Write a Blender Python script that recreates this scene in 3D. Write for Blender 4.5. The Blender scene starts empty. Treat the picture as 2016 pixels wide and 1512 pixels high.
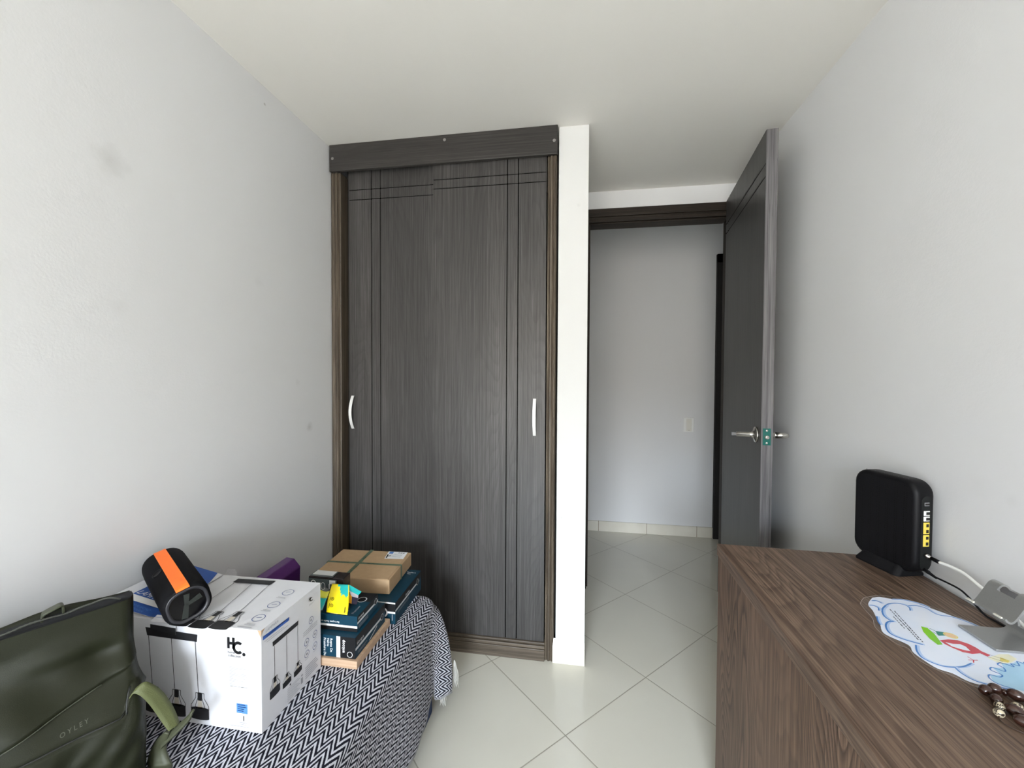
import bpy, bmesh, math, random
from mathutils import Vector, Matrix
random.seed(7)
S = bpy.context.scene
COL = S.collection

# ------------------------------------------------------------------ helpers
def V(*a): return Vector(a)

class MB:
    """collects polygons (world coordinates) with material slots and UVs"""
    def __init__(s):
        s.v = []; s.f = []; s.m = []; s.sm = []; s.uv = {}
    def vert(s, p, uv=None):
        s.v.append(Vector(p))
        if uv is not None: s.uv[len(s.v) - 1] = uv
        return len(s.v) - 1
    def face(s, idx, m=0, smooth=False):
        s.f.append(tuple(idx)); s.m.append(m); s.sm.append(smooth)
    def poly(s, pts, m=0, smooth=False):
        s.face([s.vert(p) for p in pts], m, smooth)
    def hexa(s, c, m=0):
        """c: 8 corners, bottom ring 0-3 then top ring 4-7 (counter-clockwise seen from above)"""
        i = [s.vert(p) for p in c]
        for q in ((3, 2, 1, 0), (4, 5, 6, 7), (0, 1, 5, 4), (1, 2, 6, 5), (2, 3, 7, 6), (3, 0, 4, 7)):
            s.face([i[k] for k in q], m)
    def box(s, a, b, m=0):
        x0, y0, z0 = a; x1, y1, z1 = b
        s.hexa([(x0, y0, z0), (x1, y0, z0), (x1, y1, z0), (x0, y1, z0),
                (x0, y0, z1), (x1, y0, z1), (x1, y1, z1), (x0, y1, z1)], m)
    def obox(s, o, ex, ey, ez, m=0):
        o, ex, ey, ez = map(Vector, (o, ex, ey, ez))
        s.hexa([o, o + ex, o + ex + ey, o + ey, o + ez, o + ex + ez, o + ex + ey + ez, o + ey + ez], m)
    def grid(s, rows, m=0, smooth=True, close_u=False, uvs=None):
        ids = []
        for i, r in enumerate(rows):
            ids.append([s.vert(p, uvs[i][j] if uvs else None) for j, p in enumerate(r)])
        n = len(rows[0])
        for i in range(len(rows) - 1):
            for j in range(n if close_u else n - 1):
                k = (j + 1) % n
                s.face((ids[i][j], ids[i][k], ids[i + 1][k], ids[i + 1][j]), m, smooth)
        return ids
    def prism(s, loop, ext, m=0, smooth=False):
        """closed planar loop extruded by vector ext"""
        ext = Vector(ext); n = len(loop)
        a = [s.vert(p) for p in loop]; b = [s.vert(Vector(p) + ext) for p in loop]
        s.face(a[::-1], m); s.face(b, m)
        for i in range(n):
            j = (i + 1) % n
            s.face((a[i], a[j], b[j], b[i]), m, smooth)
    def tube(s, pts, r, m=0, seg=10, cap=True):
        pts = [Vector(p) for p in pts]; n = len(pts)
        rs = r if isinstance(r, (list, tuple)) else [r] * n
        rows = []; up = Vector((0, 0, 1)); pn = None
        for i, p in enumerate(pts):
            t = (pts[min(i + 1, n - 1)] - pts[max(i - 1, 0)])
            if t.length < 1e-9: t = Vector((0, 0, 1))
            t.normalize()
            if pn is None:
                ref = up if abs(t.z) < .9 else Vector((1, 0, 0))
                nn = t.cross(ref).normalized()
            else:
                nn = (pn - t * pn.dot(t)).normalized()
            pn = nn; bb = t.cross(nn)
            rows.append([p + (nn * math.cos(a) + bb * math.sin(a)) * rs[i]
                         for a in [2 * math.pi * k / seg for k in range(seg)]])
        ids = s.grid(rows, m, True, True)
        if cap:
            s.face(ids[0][::-1], m); s.face(ids[-1], m)
    def lathe(s, o, ax, prof, m=0, seg=32, cap=True):
        """prof: (distance along ax, radius) pairs"""
        o = Vector(o); ax = Vector(ax).normalized()
        n = ax.cross(Vector((0, 0, 1)) if abs(ax.z) < .9 else Vector((1, 0, 0))).normalized(); b = ax.cross(n)
        rows = [[o + ax * d + (n * math.cos(t) + b * math.sin(t)) * r for t in [2 * math.pi * k / seg for k in range(seg)]]
                for d, r in prof]
        ids = s.grid(rows, m, True, True)
        if cap:
            s.face(ids[0][::-1], m); s.face(ids[-1], m)
    def ellipsoid(s, c, ax, ra, rb, m=0, seg=16, rings=10):
        c = Vector(c); ax = Vector(ax).normalized()
        prof = []
        for i in range(1, rings):
            t = math.pi * i / rings
            prof.append((-ra * math.cos(t), rb * math.sin(t)))
        s.lathe(c, ax, prof, m, seg)
    def strip2d(s, P, pts, w, m=0):
        """thin flat line of width w through 2-D points; P maps (u,v)->3-D"""
        n = len(pts); L = []; R = []
        for i in range(n):
            a = Vector(pts[max(i - 1, 0)]); b = Vector(pts[min(i + 1, n - 1)])
            d = (b - a); d = d.normalized() if d.length > 0 else Vector((1, 0))
            q = Vector((-d.y, d.x)) * w / 2; p = Vector(pts[i])
            L.append(p + q); R.append(p - q)
        for i in range(n - 1):
            s.poly([P(*R[i]), P(*R[i + 1]), P(*L[i + 1]), P(*L[i])], m)
    def rect2d(s, P, u0, v0, u1, v1, m=0):
        s.poly([P(u0, v0), P(u1, v0), P(u1, v1), P(u0, v1)], m)
    def poly2d(s, P, pts, m=0):
        s.poly([P(*p) for p in pts], m)
    def ring2d(s, P, c, r, w, m=0, seg=24, ry=None):
        ry = ry or r
        for k in range(seg):
            a, b = 2 * math.pi * k / seg, 2 * math.pi * (k + 1) / seg
            f = lambda t, d: P(c[0] + (r + d) * math.cos(t), c[1] + (ry + d) * math.sin(t))
            s.poly([f(a, -w / 2), f(b, -w / 2), f(b, w / 2), f(a, w / 2)][::-1], m)
    def disc2d(s, P, c, r, m=0, seg=24, ry=None):
        ry = ry or r
        s.poly([P(c[0] + r * math.cos(2 * math.pi * k / seg), c[1] + ry * math.sin(2 * math.pi * k / seg)) for k in range(seg)], m)
    def text2d(s, P, txt, at, size, m=0, rot=0, shear=0, bold=0, sx=1):
        """flat lettering; P maps (u,v) -> 3-D"""
        me = text_mesh(txt, shear, bold)
        c, d = math.cos(rot), math.sin(rot)
        base = len(s.v)
        for q in me[0]:
            x, y = q[0] * size * sx, q[1] * size
            s.v.append(Vector(P(at[0] + x * c - y * d, at[1] + x * d + y * c)))
        for f in me[1]:
            s.f.append(tuple(base + i for i in f)); s.m.append(m); s.sm.append(False)
    def build(s, name, mats, parent=None, loc=None, bevel=0, seg=2, sub=0, auto=False, wn=False, solid=0):
        me = bpy.data.meshes.new(name)
        o = bpy.data.objects.new(name, me); COL.objects.link(o)
        off = Vector((0, 0, 0))
        if parent is not None:
            o.parent = parent; p = parent
            while p is not None: off += p.location; p = p.parent
        elif loc is not None:
            o.location = loc; off = Vector(loc)
        me.from_pydata([tuple(v - off) for v in s.v], [], s.f)
        for mt in (mats if isinstance(mats, (list, tuple)) else [mats]): me.materials.append(mt)
        me.polygons.foreach_set('material_index', s.m)
        me.polygons.foreach_set('use_smooth', s.sm)
        if s.uv:
            l = me.uv_layers.new(name='UVMap')
            for lp in me.loops:
                l.data[lp.index].uv = s.uv.get(lp.vertex_index, (0, 0))
        me.update()
        if solid:
            md = o.modifiers.new('thickness', 'SOLIDIFY'); md.thickness = solid; md.offset = 0
        if bevel:
            md = o.modifiers.new('edge', 'BEVEL'); md.width = bevel; md.segments = seg
            md.limit_method = 'ANGLE'; md.angle_limit = math.radians(40)
        if sub:
            md = o.modifiers.new('smooth', 'SUBSURF'); md.levels = sub; md.render_levels = sub
        return o

_txt = {}
def text_mesh(t, shear=0, bold=0):
    k = (t, shear, bold)
    if k not in _txt:
        cu = bpy.data.curves.new('lettering', 'FONT'); cu.body = t; cu.size = 1; cu.shear = shear; cu.offset = bold
        cu.resolution_u = 3
        ob = bpy.data.objects.new('lettering', cu); COL.objects.link(ob)
        dg = bpy.context.evaluated_depsgraph_get()
        me = bpy.data.meshes.new_from_object(ob.evaluated_get(dg))
        _txt[k] = ([tuple(v.co) for v in me.vertices], [tuple(p.vertices) for p in me.polygons])
        bpy.data.objects.remove(ob); bpy.data.curves.remove(cu); bpy.data.meshes.remove(me)
    return _txt[k]

def thing(name, label, cat, loc, group=None, kind=None):
    o = bpy.data.objects.new(name, None); COL.objects.link(o); o.location = loc
    o.empty_display_size = .05
    o['label'] = label; o['category'] = cat
    if group: o['group'] = group
    if kind: o['kind'] = kind
    return o
def tag(o, label, cat, kind=None, group=None):
    o['label'] = label; o['category'] = cat
    if kind: o['kind'] = kind
    if group: o['group'] = group
    return o
def struct(o, label, cat):
    return tag(o, label, cat, 'structure')

def sm(t): t = max(0, min(1, t)); return t * t * (3 - 2 * t)
def lerp(a, b, t): return a + (b - a) * t
def catmull(pts, n=8):
    pts = [Vector(p) for p in pts]; out = []
    for i in range(len(pts) - 1):
        p0 = pts[max(i - 1, 0)]; p1 = pts[i]; p2 = pts[i + 1]; p3 = pts[min(i + 2, len(pts) - 1)]
        for k in range(n):
            t = k / n
            out.append(.5 * ((2 * p1) + (p2 - p0) * t + (2 * p0 - 5 * p1 + 4 * p2 - p3) * t * t + (3 * p1 - p0 - 3 * p2 + p3) * t ** 3))
    out.append(pts[-1]); return out

# ------------------------------------------------------------------ materials
class NT:
    def __init__(s, name):
        s.mat = bpy.data.materials.new(name); s.mat.use_nodes = True
        s.t = s.mat.node_tree; s.t.nodes.clear()
        s.out = s.n('ShaderNodeOutputMaterial'); s.b = s.n('ShaderNodeBsdfPrincipled')
        s.t.links.new(s.b.outputs[0], s.out.inputs[0])
    def n(s, t, **kw):
        o = s.t.nodes.new(t)
        for k, v in kw.items(): setattr(o, k, v)
        return o
    def put(s, inp, v):
        if v is None: return
        if hasattr(v, 'is_linked') or hasattr(v, 'links'): s.t.links.new(v, inp)
        else:
            if hasattr(inp.default_value, '__len__') and len(inp.default_value) == 4 and len(v) == 3: v = (*v, 1)
            inp.default_value = v
    def math(s, op, a, b=None, c=None):
        o = s.n('ShaderNodeMath', operation=op)
        for i, v in enumerate((a, b, c)):
            if v is not None: s.put(o.inputs[i], v)
        return o.outputs[0]
    def mix(s, f, a, b, mode='MIX'):
        o = s.n('ShaderNodeMix', data_type='RGBA', blend_type=mode)
        s.put(o.inputs[0], f); s.put(o.inputs[6], a); s.put(o.inputs[7], b)
        return o.outputs[2]
    def ramp(s, f, stops, interp='LINEAR'):
        o = s.n('ShaderNodeValToRGB'); cr = o.color_ramp; cr.interpolation = interp
        while len(cr.elements) < len(stops): cr.elements.new(.5)
        for e, (p, c) in zip(cr.elements, stops):
            e.position = p; e.color = (*c, 1) if len(c) == 3 else c
        s.put(o.inputs[0], f); return o.outputs[0]
    def obj(s): return s.n('ShaderNodeTexCoord').outputs['Object']
    def uv(s): return s.n('ShaderNodeTexCoord').outputs['UV']
    def geo(s): return s.n('ShaderNodeNewGeometry').outputs['Position']
    def mapping(s, vec, scale=(1, 1, 1), rot=(0, 0, 0), loc=(0, 0, 0)):
        o = s.n('ShaderNodeMapping'); s.put(o.inputs['Vector'], vec)
        o.inputs['Scale'].default_value = scale; o.inputs['Rotation'].default_value = rot; o.inputs['Location'].default_value = loc
        return o.outputs[0]
    def noise(s, vec, scale=5, detail=3, rough=.5, dist=0, out=0):
        o = s.n('ShaderNodeTexNoise'); s.put(o.inputs['Vector'], vec)
        o.inputs['Scale'].default_value = scale; o.inputs['Detail'].default_value = detail
        o.inputs['Roughness'].default_value = rough; o.inputs['Distortion'].default_value = dist
        return o.outputs[out]
    def xyz(s, vec):
        o = s.n('ShaderNodeSeparateXYZ'); s.put(o.inputs[0], vec); return o.outputs
    def bump(s, h, strength=.2, dist=.01):
        o = s.n('ShaderNodeBump'); o.inputs['Strength'].default_value = strength; o.inputs['Distance'].default_value = dist
        s.put(o.inputs['Height'], h); s.t.links.new(o.outputs[0], s.b.inputs['Normal']); return o
    def set(s, **kw):
        for k, v in kw.items(): s.put(s.b.inputs[k.replace('_', ' ')], v)
        return s

def plain(name, col, rough=.5, metal=0, spec=.5, alpha=1, coat=0, var=0.04, bump=0, bscale=300):
    n = NT(name)
    nz = n.noise(n.obj(), 40, 3)
    c = n.mix(nz, tuple(x * (1 - var) for x in col), tuple(min(1, x * (1 + var)) for x in col))
    n.set(Base_Color=c, Roughness=rough, Metallic=metal, Specular_IOR_Level=spec, Alpha=alpha, Coat_Weight=coat)
    if bump: n.bump(n.noise(n.obj(), bscale, 2), bump, .001)
    return n.mat

def wall_paint(name, col, marks=(), bump=.16):
    n = NT(name); p = n.geo()
    big = n.noise(p, 1.6, 3)
    c = n.mix(big, tuple(x * .975 for x in col), col)
    for (mx, my, mz, rad, k) in marks:        # faint dirt marks with a place of their own
        d = n.n('ShaderNodeVectorMath', operation='DISTANCE'); n.put(d.inputs[0], p); d.inputs[1].default_value = (mx, my, mz)
        w = n.math('MULTIPLY', n.noise(p, 40, 2), .8)
        dd = n.math('DIVIDE', d.outputs['Value'], rad)
        f = n.math('SUBTRACT', 1.25, n.math('ADD', dd, w))
        f = n.math('MULTIPLY', n.math('MINIMUM', n.math('MAXIMUM', f, 0), 1), k)
        c = n.mix(f, c, (.30, .29, .27))
    n.set(Base_Color=c, Roughness=.62, Specular_IOR_Level=.3)
    a = n.noise(p, 170, 3, .6); b = n.noise(p, 38, 3, .6)
    patch = n.ramp(n.noise(p, 2.2, 2), [(.42, (.15,) * 3), (.62, (1,) * 3)])
    h = n.math('MULTIPLY', n.math('ADD', n.math('MULTIPLY', a, .6), n.math('MULTIPLY', b, .7)), patch)
    n.bump(h, bump, .003)
    return n.mat

def wood(name, dark, mid, light, axis='Z', rough=.42, fine=1.0, rings=7.0, fig=.3, line=(.02, .015, .012), spec=.4, wide=5.0, pw=3.5, elong=.20, pore=.30):
    """laminate wood: grain runs along axis; fibres plus thin contour lines of a stretched noise (cathedral figure)"""
    n = NT(name); p = n.obj()
    k = 'XYZ'.index(axis)
    def st(a, b): v = [a] * 3; v[k] = b; return tuple(v)
    warp = n.noise(n.mapping(p, st(2.5, 1.2)), 1, 2)
    fld = n.noise(n.mapping(p, st(wide, wide * elong)), 1, 1.5, .4, .15)
    fld = n.math('ADD', fld, n.math('MULTIPLY', n.noise(n.mapping(p, st(60, 2.5)), 1, 2), .012))
    con = n.math('FRACT', n.math('MULTIPLY', fld, rings * 3))
    saw = n.math('MULTIPLY', n.math('POWER', con, pw), n.math('MINIMUM', 1, n.math('MULTIPLY', n.math('SUBTRACT', 1, con), 7)))                                   # each growth ring: pale, then a dark late-wood line
    fib = n.noise(n.mapping(p, st(230 * fine, 2.2)), 1, 4, .65)
    fib2 = n.noise(n.mapping(p, st(520 * fine, 9.0)), 1, 2, .6)
    pat = n.noise(n.mapping(p, st(7, .45)), 1, 3)
    f = n.math('ADD', n.math('MULTIPLY', fib, .75), n.math('ADD', n.math('MULTIPLY', fib2, .20), n.math('MULTIPLY', pat, .40)))
    c = n.ramp(f, [(.48, dark), (.68, mid), (.90, light)])
    zone = n.ramp(n.noise(n.mapping(p, st(3.5, .5)), 1, 2), [(.38, (.30,) * 3), (.55, (1,) * 3)])
    c = n.mix(n.math('MULTIPLY', n.math('MULTIPLY', saw, zone), fig), c, line)
    por = n.math('LESS_THAN', fib2, .37)
    c = n.mix(n.math('MULTIPLY', por, pore), c, line)
    n.set(Base_Color=c, Roughness=rough, Specular_IOR_Level=spec)
    n.bump(n.math('ADD', fib, n.math('MULTIPLY', fib2, .5)), .10, .001)
    return n.mat

M = {}
WHITE = (.70, .70, .705)
M['wall_l'] = wall_paint('painted_plaster_marked', WHITE, [(-1.119, .836, 1.737, .055, .28), (-1.119, .849, 1.388, .03, .10),
        (-1.119, 1.335, 2.194, .007, .9), (-1.119, 1.575, 1.0, .028, .45), (-1.119, 1.50, 1.19, .02, .18), (-1.119, 1.30, 1.55, .03, .10)])
M['wall'] = wall_paint('painted_plaster', WHITE, [(.8334, 1.0, 1.0, .04, .06), (.8334, .93, .985, .02, .10)])
M['ceil'] = wall_paint('ceiling_paint', (.72, .70, .66), bump=.05)
M['pillar'] = wall_paint('pillar_paint', (.63, .63, .62), [(.0, 1.733, 1.93, .012, .15), (-.06, 1.733, .62, .01, .3)], bump=.10)
M['cab'] = wood('charcoal_laminate', (.026, .0245, .0235), (.047, .0445, .043), (.090, .0855, .083), 'Z', .42, 1.0, 15, .40, (.017, .016, .016), spec=.34, wide=5, elong=.11, pw=2.5)
M['cabx'] = wood('charcoal_laminate_flat_grain', (.015, .0135, .0125), (.031, .028, .026), (.062, .057, .053), 'X', .42, .8, 5, .4, (.014, .013, .012), wide=9)
M['leaf'] = wood('charcoal_door_laminate', (.034, .033, .032), (.058, .057, .055), (.085, .083, .081), 'Z', .42, 1.0, 2.5, .15, (.02, .02, .02))
M['edge'] = wood('charcoal_edge_band', (.055, .053, .056), (.12, .115, .12), (.21, .20, .205), 'Z', .5, .7, 2, .1, (.03, .03, .03))
M['frame'] = wood('brown_grey_frame_wood', (.022, .016, .010), (.078, .060, .042), (.18, .148, .112), 'Z', .5, .55, 2, .2, (.02, .014, .01))
M['framex'] = wood('brown_grey_rail_wood', (.032, .024, .016), (.085, .066, .047), (.165, .132, .100), 'X', .5, .55, 2, .2, (.02, .014, .01))
M['lining'] = wood('dark_doorway_lining', (.008, .006, .004), (.022, .016, .012), (.050, .038, .028), 'X', .55, .55, 2, .2, (.006, .004, .003), spec=.25)
M['liningz'] = wood('dark_doorway_lining_upright', (.008, .006, .004), (.022, .016, .012), (.050, .038, .028), 'Z', .55, .55, 2, .2, (.006, .004, .003), spec=.25)
M['desk'] = wood('walnut_laminate_top', (.070, .041, .027), (.140, .092, .065), (.285, .200, .148), 'Y', .42, .75, 15, .95, (.016, .008, .005), wide=6.5, spec=.3, pw=1.9, elong=.085, pore=.55)
M['deskz'] = wood('walnut_laminate_panel', (.072, .041, .026), (.140, .086, .058), (.235, .152, .106), 'Z', .45, .75, 15, .95, (.016, .008, .005), wide=6.0, spec=.25, pw=1.8, elong=.13, pore=.5)
M['groove'] = plain('groove_black', (.0015, .0015, .0015), .9, spec=0)
M['dark'] = plain('dark_gap', (.012, .011, .010), .8)
M['satin'] = plain('satin_aluminium', (.86, .86, .85), .42, .35)
M['nickel'] = plain('brushed_nickel', (.62, .60, .56), .24, 1)
M['darkmetal'] = plain('dark_grey_metal', (.12, .12, .125), .4, .6)
M['black'] = plain('black_plastic', (.004, .004, .005), .45, spec=.16)
M['blackm'] = plain('matt_black_plastic', (.005, .005, .006), .6, spec=.2)
M['white'] = plain('white_plastic', (.80, .80, .78), .35)
M['ivory'] = plain('ivory_plastic', (.70, .68, .62), .4)
M['grey'] = plain('grey_plastic', (.22, .22, .23), .4)

# floor tiles: 45 cm cream porcelain laid on the diagonal
def tile_mat():
    n = NT('cream_porcelain_tile'); p = n.geo()
    m = n.n('ShaderNodeVectorMath', operation='SUBTRACT'); n.put(m.inputs[0], p); m.inputs[1].default_value = (-.029, 1.375, 0)
    r = n.xyz(n.mapping(m.outputs[0], (1 / .45,) * 3, (0, 0, -math.radians(45.78))))
    def g(c):
        fr = n.math('FRACT', n.math('ADD', c, 100.0))
        return n.math('MINIMUM', fr, n.math('SUBTRACT', 1, fr))
    dmin = n.math('MINIMUM', g(r[0]), g(r[1]))
    gr = n.math('LESS_THAN', dmin, .0042)
    ids = n.n('ShaderNodeCombineXYZ'); n.put(ids.inputs[0], n.math('FLOOR', r[0])); n.put(ids.inputs[1], n.math('FLOOR', r[1]))
    wn = n.n('ShaderNodeTexWhiteNoise'); n.put(wn.inputs[0], ids.outputs[0])
    base = n.mix(n.noise(p, 3.5, 4), (.62, .60, .52), (.68, .66, .58))
    base = n.mix(n.math('MULTIPLY', wn.outputs[0], .10), base, (.58, .56, .48))
    c = n.mix(gr, base, (.34, .32, .26))
    n.set(Base_Color=c, Roughness=n.math('ADD', n.math('MULTIPLY', gr, .5), n.math('ADD', .07, n.math('MULTIPLY', n.noise(p, 9, 3), .08))), Specular_IOR_Level=.5)
    n.bump(n.math('ADD', n.math('MULTIPLY', n.math('MINIMUM', n.math('MULTIPLY', dmin, 120), 1), 1.0), n.math('MULTIPLY', n.noise(p, 5, 2), .25)), .25, .0012)
    return n.mat
M['tile'] = tile_mat()
def skirt_mat():
    n = NT('cream_tile_skirting'); p = n.geo(); x = n.xyz(p)[0]
    fr = n.math('FRACT', n.math('ADD', n.math('DIVIDE', n.math('SUBTRACT', x, .541), .365), 50))
    j = n.math('LESS_THAN', n.math('MINIMUM', fr, n.math('SUBTRACT', 1, fr)), .006)
    base = n.mix(n.noise(p, 14, 3), (.66, .62, .53), (.74, .71, .63))
    n.set(Base_Color=n.mix(j, base, (.33, .29, .22)), Roughness=.25)
    return n.mat
M['skirt'] = skirt_mat()

# ------------------------------------------------------------------ the room
XL, XR, YW, YD, H = -1.1187, .8334, 1.7335, 2.37, 2.2554
YB = -2.60                                     # wall behind the camera, with the window
YH = 3.27                                     # far wall of the hall
m = MB(); m.box((-5.0, YB - .15, -.08), (5.0, YH + .12, 0)); struct(m.build('floor', M['tile']), 'glossy cream tiles laid on the diagonal, running out into the hall', 'floor')
m = MB(); m.box((XL - .12, YB - .15, H), (XR + .12, YD + .1, H + .1)); struct(m.build('ceiling', M['ceil']), 'plain off-white ceiling of the room', 'ceiling')
HH = 2.75
m = MB(); m.box((-5.0, YD, HH), (5.0, YH + .12, HH + .1)); struct(m.build('ceiling_hall', M['ceil']), 'hall ceiling, hidden above the doorway', 'ceiling')
m = MB(); m.box((XL - .12, YB, 0), (XL, YD + .1, H)); struct(m.build('wall_left', M['wall_l']), 'bare off-white wall left of the wardrobe with faint grey marks', 'wall')
m = MB(); m.box((XR, YB, 0), (XR + .12, YD + .1, H)); struct(m.build('wall_right', M['wall']), 'bare off-white wall to the right, behind router and open door', 'wall')
m = MB()
m.box((XL, YD, 0), (.045, YD + .1, H)); m.box((.045, YD, 2.153), (.820, YD + .1, H)); m.box((.820, YD, 0), (XR, YD + .1, H))
struct(m.build('wall_back', M['wall']), 'off-white wall strip above the doorway', 'wall')
m = MB(); m.box((-.082, YW, 0), (.04, YD, H)); struct(m.build('wall_pillar', M['pillar']), 'narrow bright white wall end between wardrobe and doorway', 'wall')
m = MB()
WX0, WX1, WZ0, WZ1 = -1.00, .32, .10, 1.95
m.box((XL, YB - .12, 0), (WX0, YB, H)); m.box((WX1, YB - .12, 0), (XR, YB, H))
m.box((WX0, YB - .12, 0), (WX1, YB, WZ0)); m.box((WX0, YB - .12, WZ1), (WX1, YB, H))
struct(m.build('wall_front', M['wall']), 'wall with the window, behind the camera', 'wall')
m = MB(); m.box((-5.0, YH, 0), (5.0, YH + .1, HH)); struct(m.build('wall_hall', M['wall']), 'shaded off-white hall wall seen through the doorway', 'wall')
m = MB(); m.box((-5.0, YD + .1, 0), (-4.9, YH, HH)); m.box((4.9, YD + .1, 0), (5.0, YH, HH)); m.box((XR + .12, YD, 0), (5.0, YD + .1, HH)); m.box((-5.0, YD, 0), (XL - .12, YD + .1, HH)); m.box((XL - .12, YD, H + .1), (XR + .12, YD + .1, HH))
struct(m.build('wall_hall_end', M['wall']), 'end walls closing the hall, out of view', 'wall')
m = MB(); m.box((-4.9, YH - .012, 0), (1.018, YH, .078)); struct(m.build('baseboard_hall', M['skirt'], bevel=.001), 'cream tile skirting along the foot of the hall wall', 'baseboard')
m = MB()
m.box((-.094, YW - .013, 0), (.0405, YW, .070))
m.prism([(-.094, YW - .013, .070), (.0405, YW - .013, .066), (.0405, YW - .001, .092), (-.09, YW - .001, .100)], (0, 0.0008, 0))
struct(m.build('baseboard_pillar', [M['skirt']], bevel=.001), 'cream tile skirting at the foot of the white wall end', 'baseboard')

# window behind the camera (light source of the room)
w = thing('window_1', 'white framed window behind the camera', 'window', (0, YB, WZ0), kind='structure')
m = MB()
for a, b in (((WX0, YB - .10, WZ0), (WX0 + .05, YB - .04, WZ1)), ((WX1 - .05, YB - .10, WZ0), (WX1, YB - .04, WZ1)),
             ((WX0, YB - .10, WZ0), (WX1, YB - .04, WZ0 + .05)), ((WX0, YB - .10, WZ1 - .05), (WX1, YB - .04, WZ1)),
             ((-.365, YB - .10, WZ0), (-.315, YB - .04, WZ1))): m.box(a, b)
m.build('window_frame', M['satin'], w, bevel=.003)

# doorway lining (brown-grey, reeded) and the other hall door's lining
m = MB()
for x0, x1, y0, y1 in ((.043, .060, YD - .014, YD + .1), (.060, .068, YD + .012, YD + .085)):
    m.box((x0, y0, 0), (x1, y1, 2.15))
for x0, x1, y0, y1 in ((.806, .822, YD - .006, YD + .1), (.798, .806, YD + .045, YD + .085)):
    m.box((x0, y0, 0), (x1, y1, 2.15))
struct(m.build('trim_1', M['liningz'], bevel=.002), 'dark side linings of the doorway', 'door frame')
m = MB()
m.box((.043, YD - .014, 2.112), (.814, YD + .03, 2.155)); m.box((.050, YD - .006, 2.100), (.812, YD + .03, 2.112))
m.box((.058, YD - .010, 2.082), (.795, YD + .09, 2.100)); m.box((.058, YD + .004, 2.074), (.795, YD + .09, 2.082))
struct(m.build('trim_2', M['lining'], bevel=.002), 'dark brown head lining across the top of the doorway', 'door frame')
m = MB()
m.box((1.018, YH - .03, 0), (1.085, YH, 2.125)); m.box((1.018, YH - .03, 2.06), (1.9, YH, 2.125)); m.box((1.085, YH - .012, 0), (1.9, YH, 2.06))
struct(m.build('door_2', M['dark'], bevel=.002), 'edge of another dark door frame on the hall wall', 'door')

# ------------------------------------------------------------------ wardrobe
wd = thing('wardrobe', 'built-in dark charcoal wardrobe with two sliding doors', 'wardrobe', (-.6, YW, 0))
m = MB(); m.box((-1.1115, 1.712, 2.1365), (-.0875, 1.7285, 2.2545))
hd = m.build('header_panel', M['cabx'], wd, bevel=.002)
for x, z in ((-1.0955, 2.193), (-.571, 2.2325), (-.101, 2.1905)):
    m = MB(); m.lathe((x, 1.7118, z), (0, -1, 0), [(0, .0065), (.001, .0065), (.0014, .0055)], seg=16)
    m.build('screw_cap', plain('screw_cap_grey', (.20, .19, .18), .5), hd)
def jamb(x0, x1, inner):
    m = MB(); w_ = x1 - x0
    prof = [(0, 0), (.10, -.006), (.22, -.008), (.36, -.002), (.50, -.007), (.66, -.007), (.76, .001), (.88, -.003), (1, -.001)]
    pts = []
    for t, d in prof:
        x = lerp(x0, x1, t if inner > 0 else 1 - t); pts.append((x, YW + d))
    if inner < 0: pts = pts[::-1]
    loop = [(x, y, .0) for x, y in pts] + [(x1, YW + .075, 0), (x0, YW + .075, 0)]
    m.prism(loop, (0, 0, 2.137))
    return m
jamb(-1.1165, -1.068, 1).build('side_frame', M['frame'], wd, bevel=.001)
jamb(-.128, -.090, -1).build('side_frame', M['frame'], wd, bevel=.001)
m = MB(); m.box((-1.068, 1.7195, 0), (-.128, 1.775, .050)); m.box((-1.068, 1.7225, .050), (-.128, 1.768, .064)); m.box((-1.068, 1.729, .064), (-.128, 1.768, .074))
m.build('bottom_rail', M['framex'], wd, bevel=.0025)
m = MB(); m.box((-1.068, 1.79, 0), (-1.045, 1.84, 2.2)); m.box((-1.068, 1.7335, 2.19), (-.09, 1.84, 2.25)); m.box((-1.117, 2.33, 0), (-.085, 2.365, H - .002)); m.box((-.1, 1.80, 0), (-.086, 2.33, 2.2))
m.build('inner_carcass', M['dark'], wd)
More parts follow.
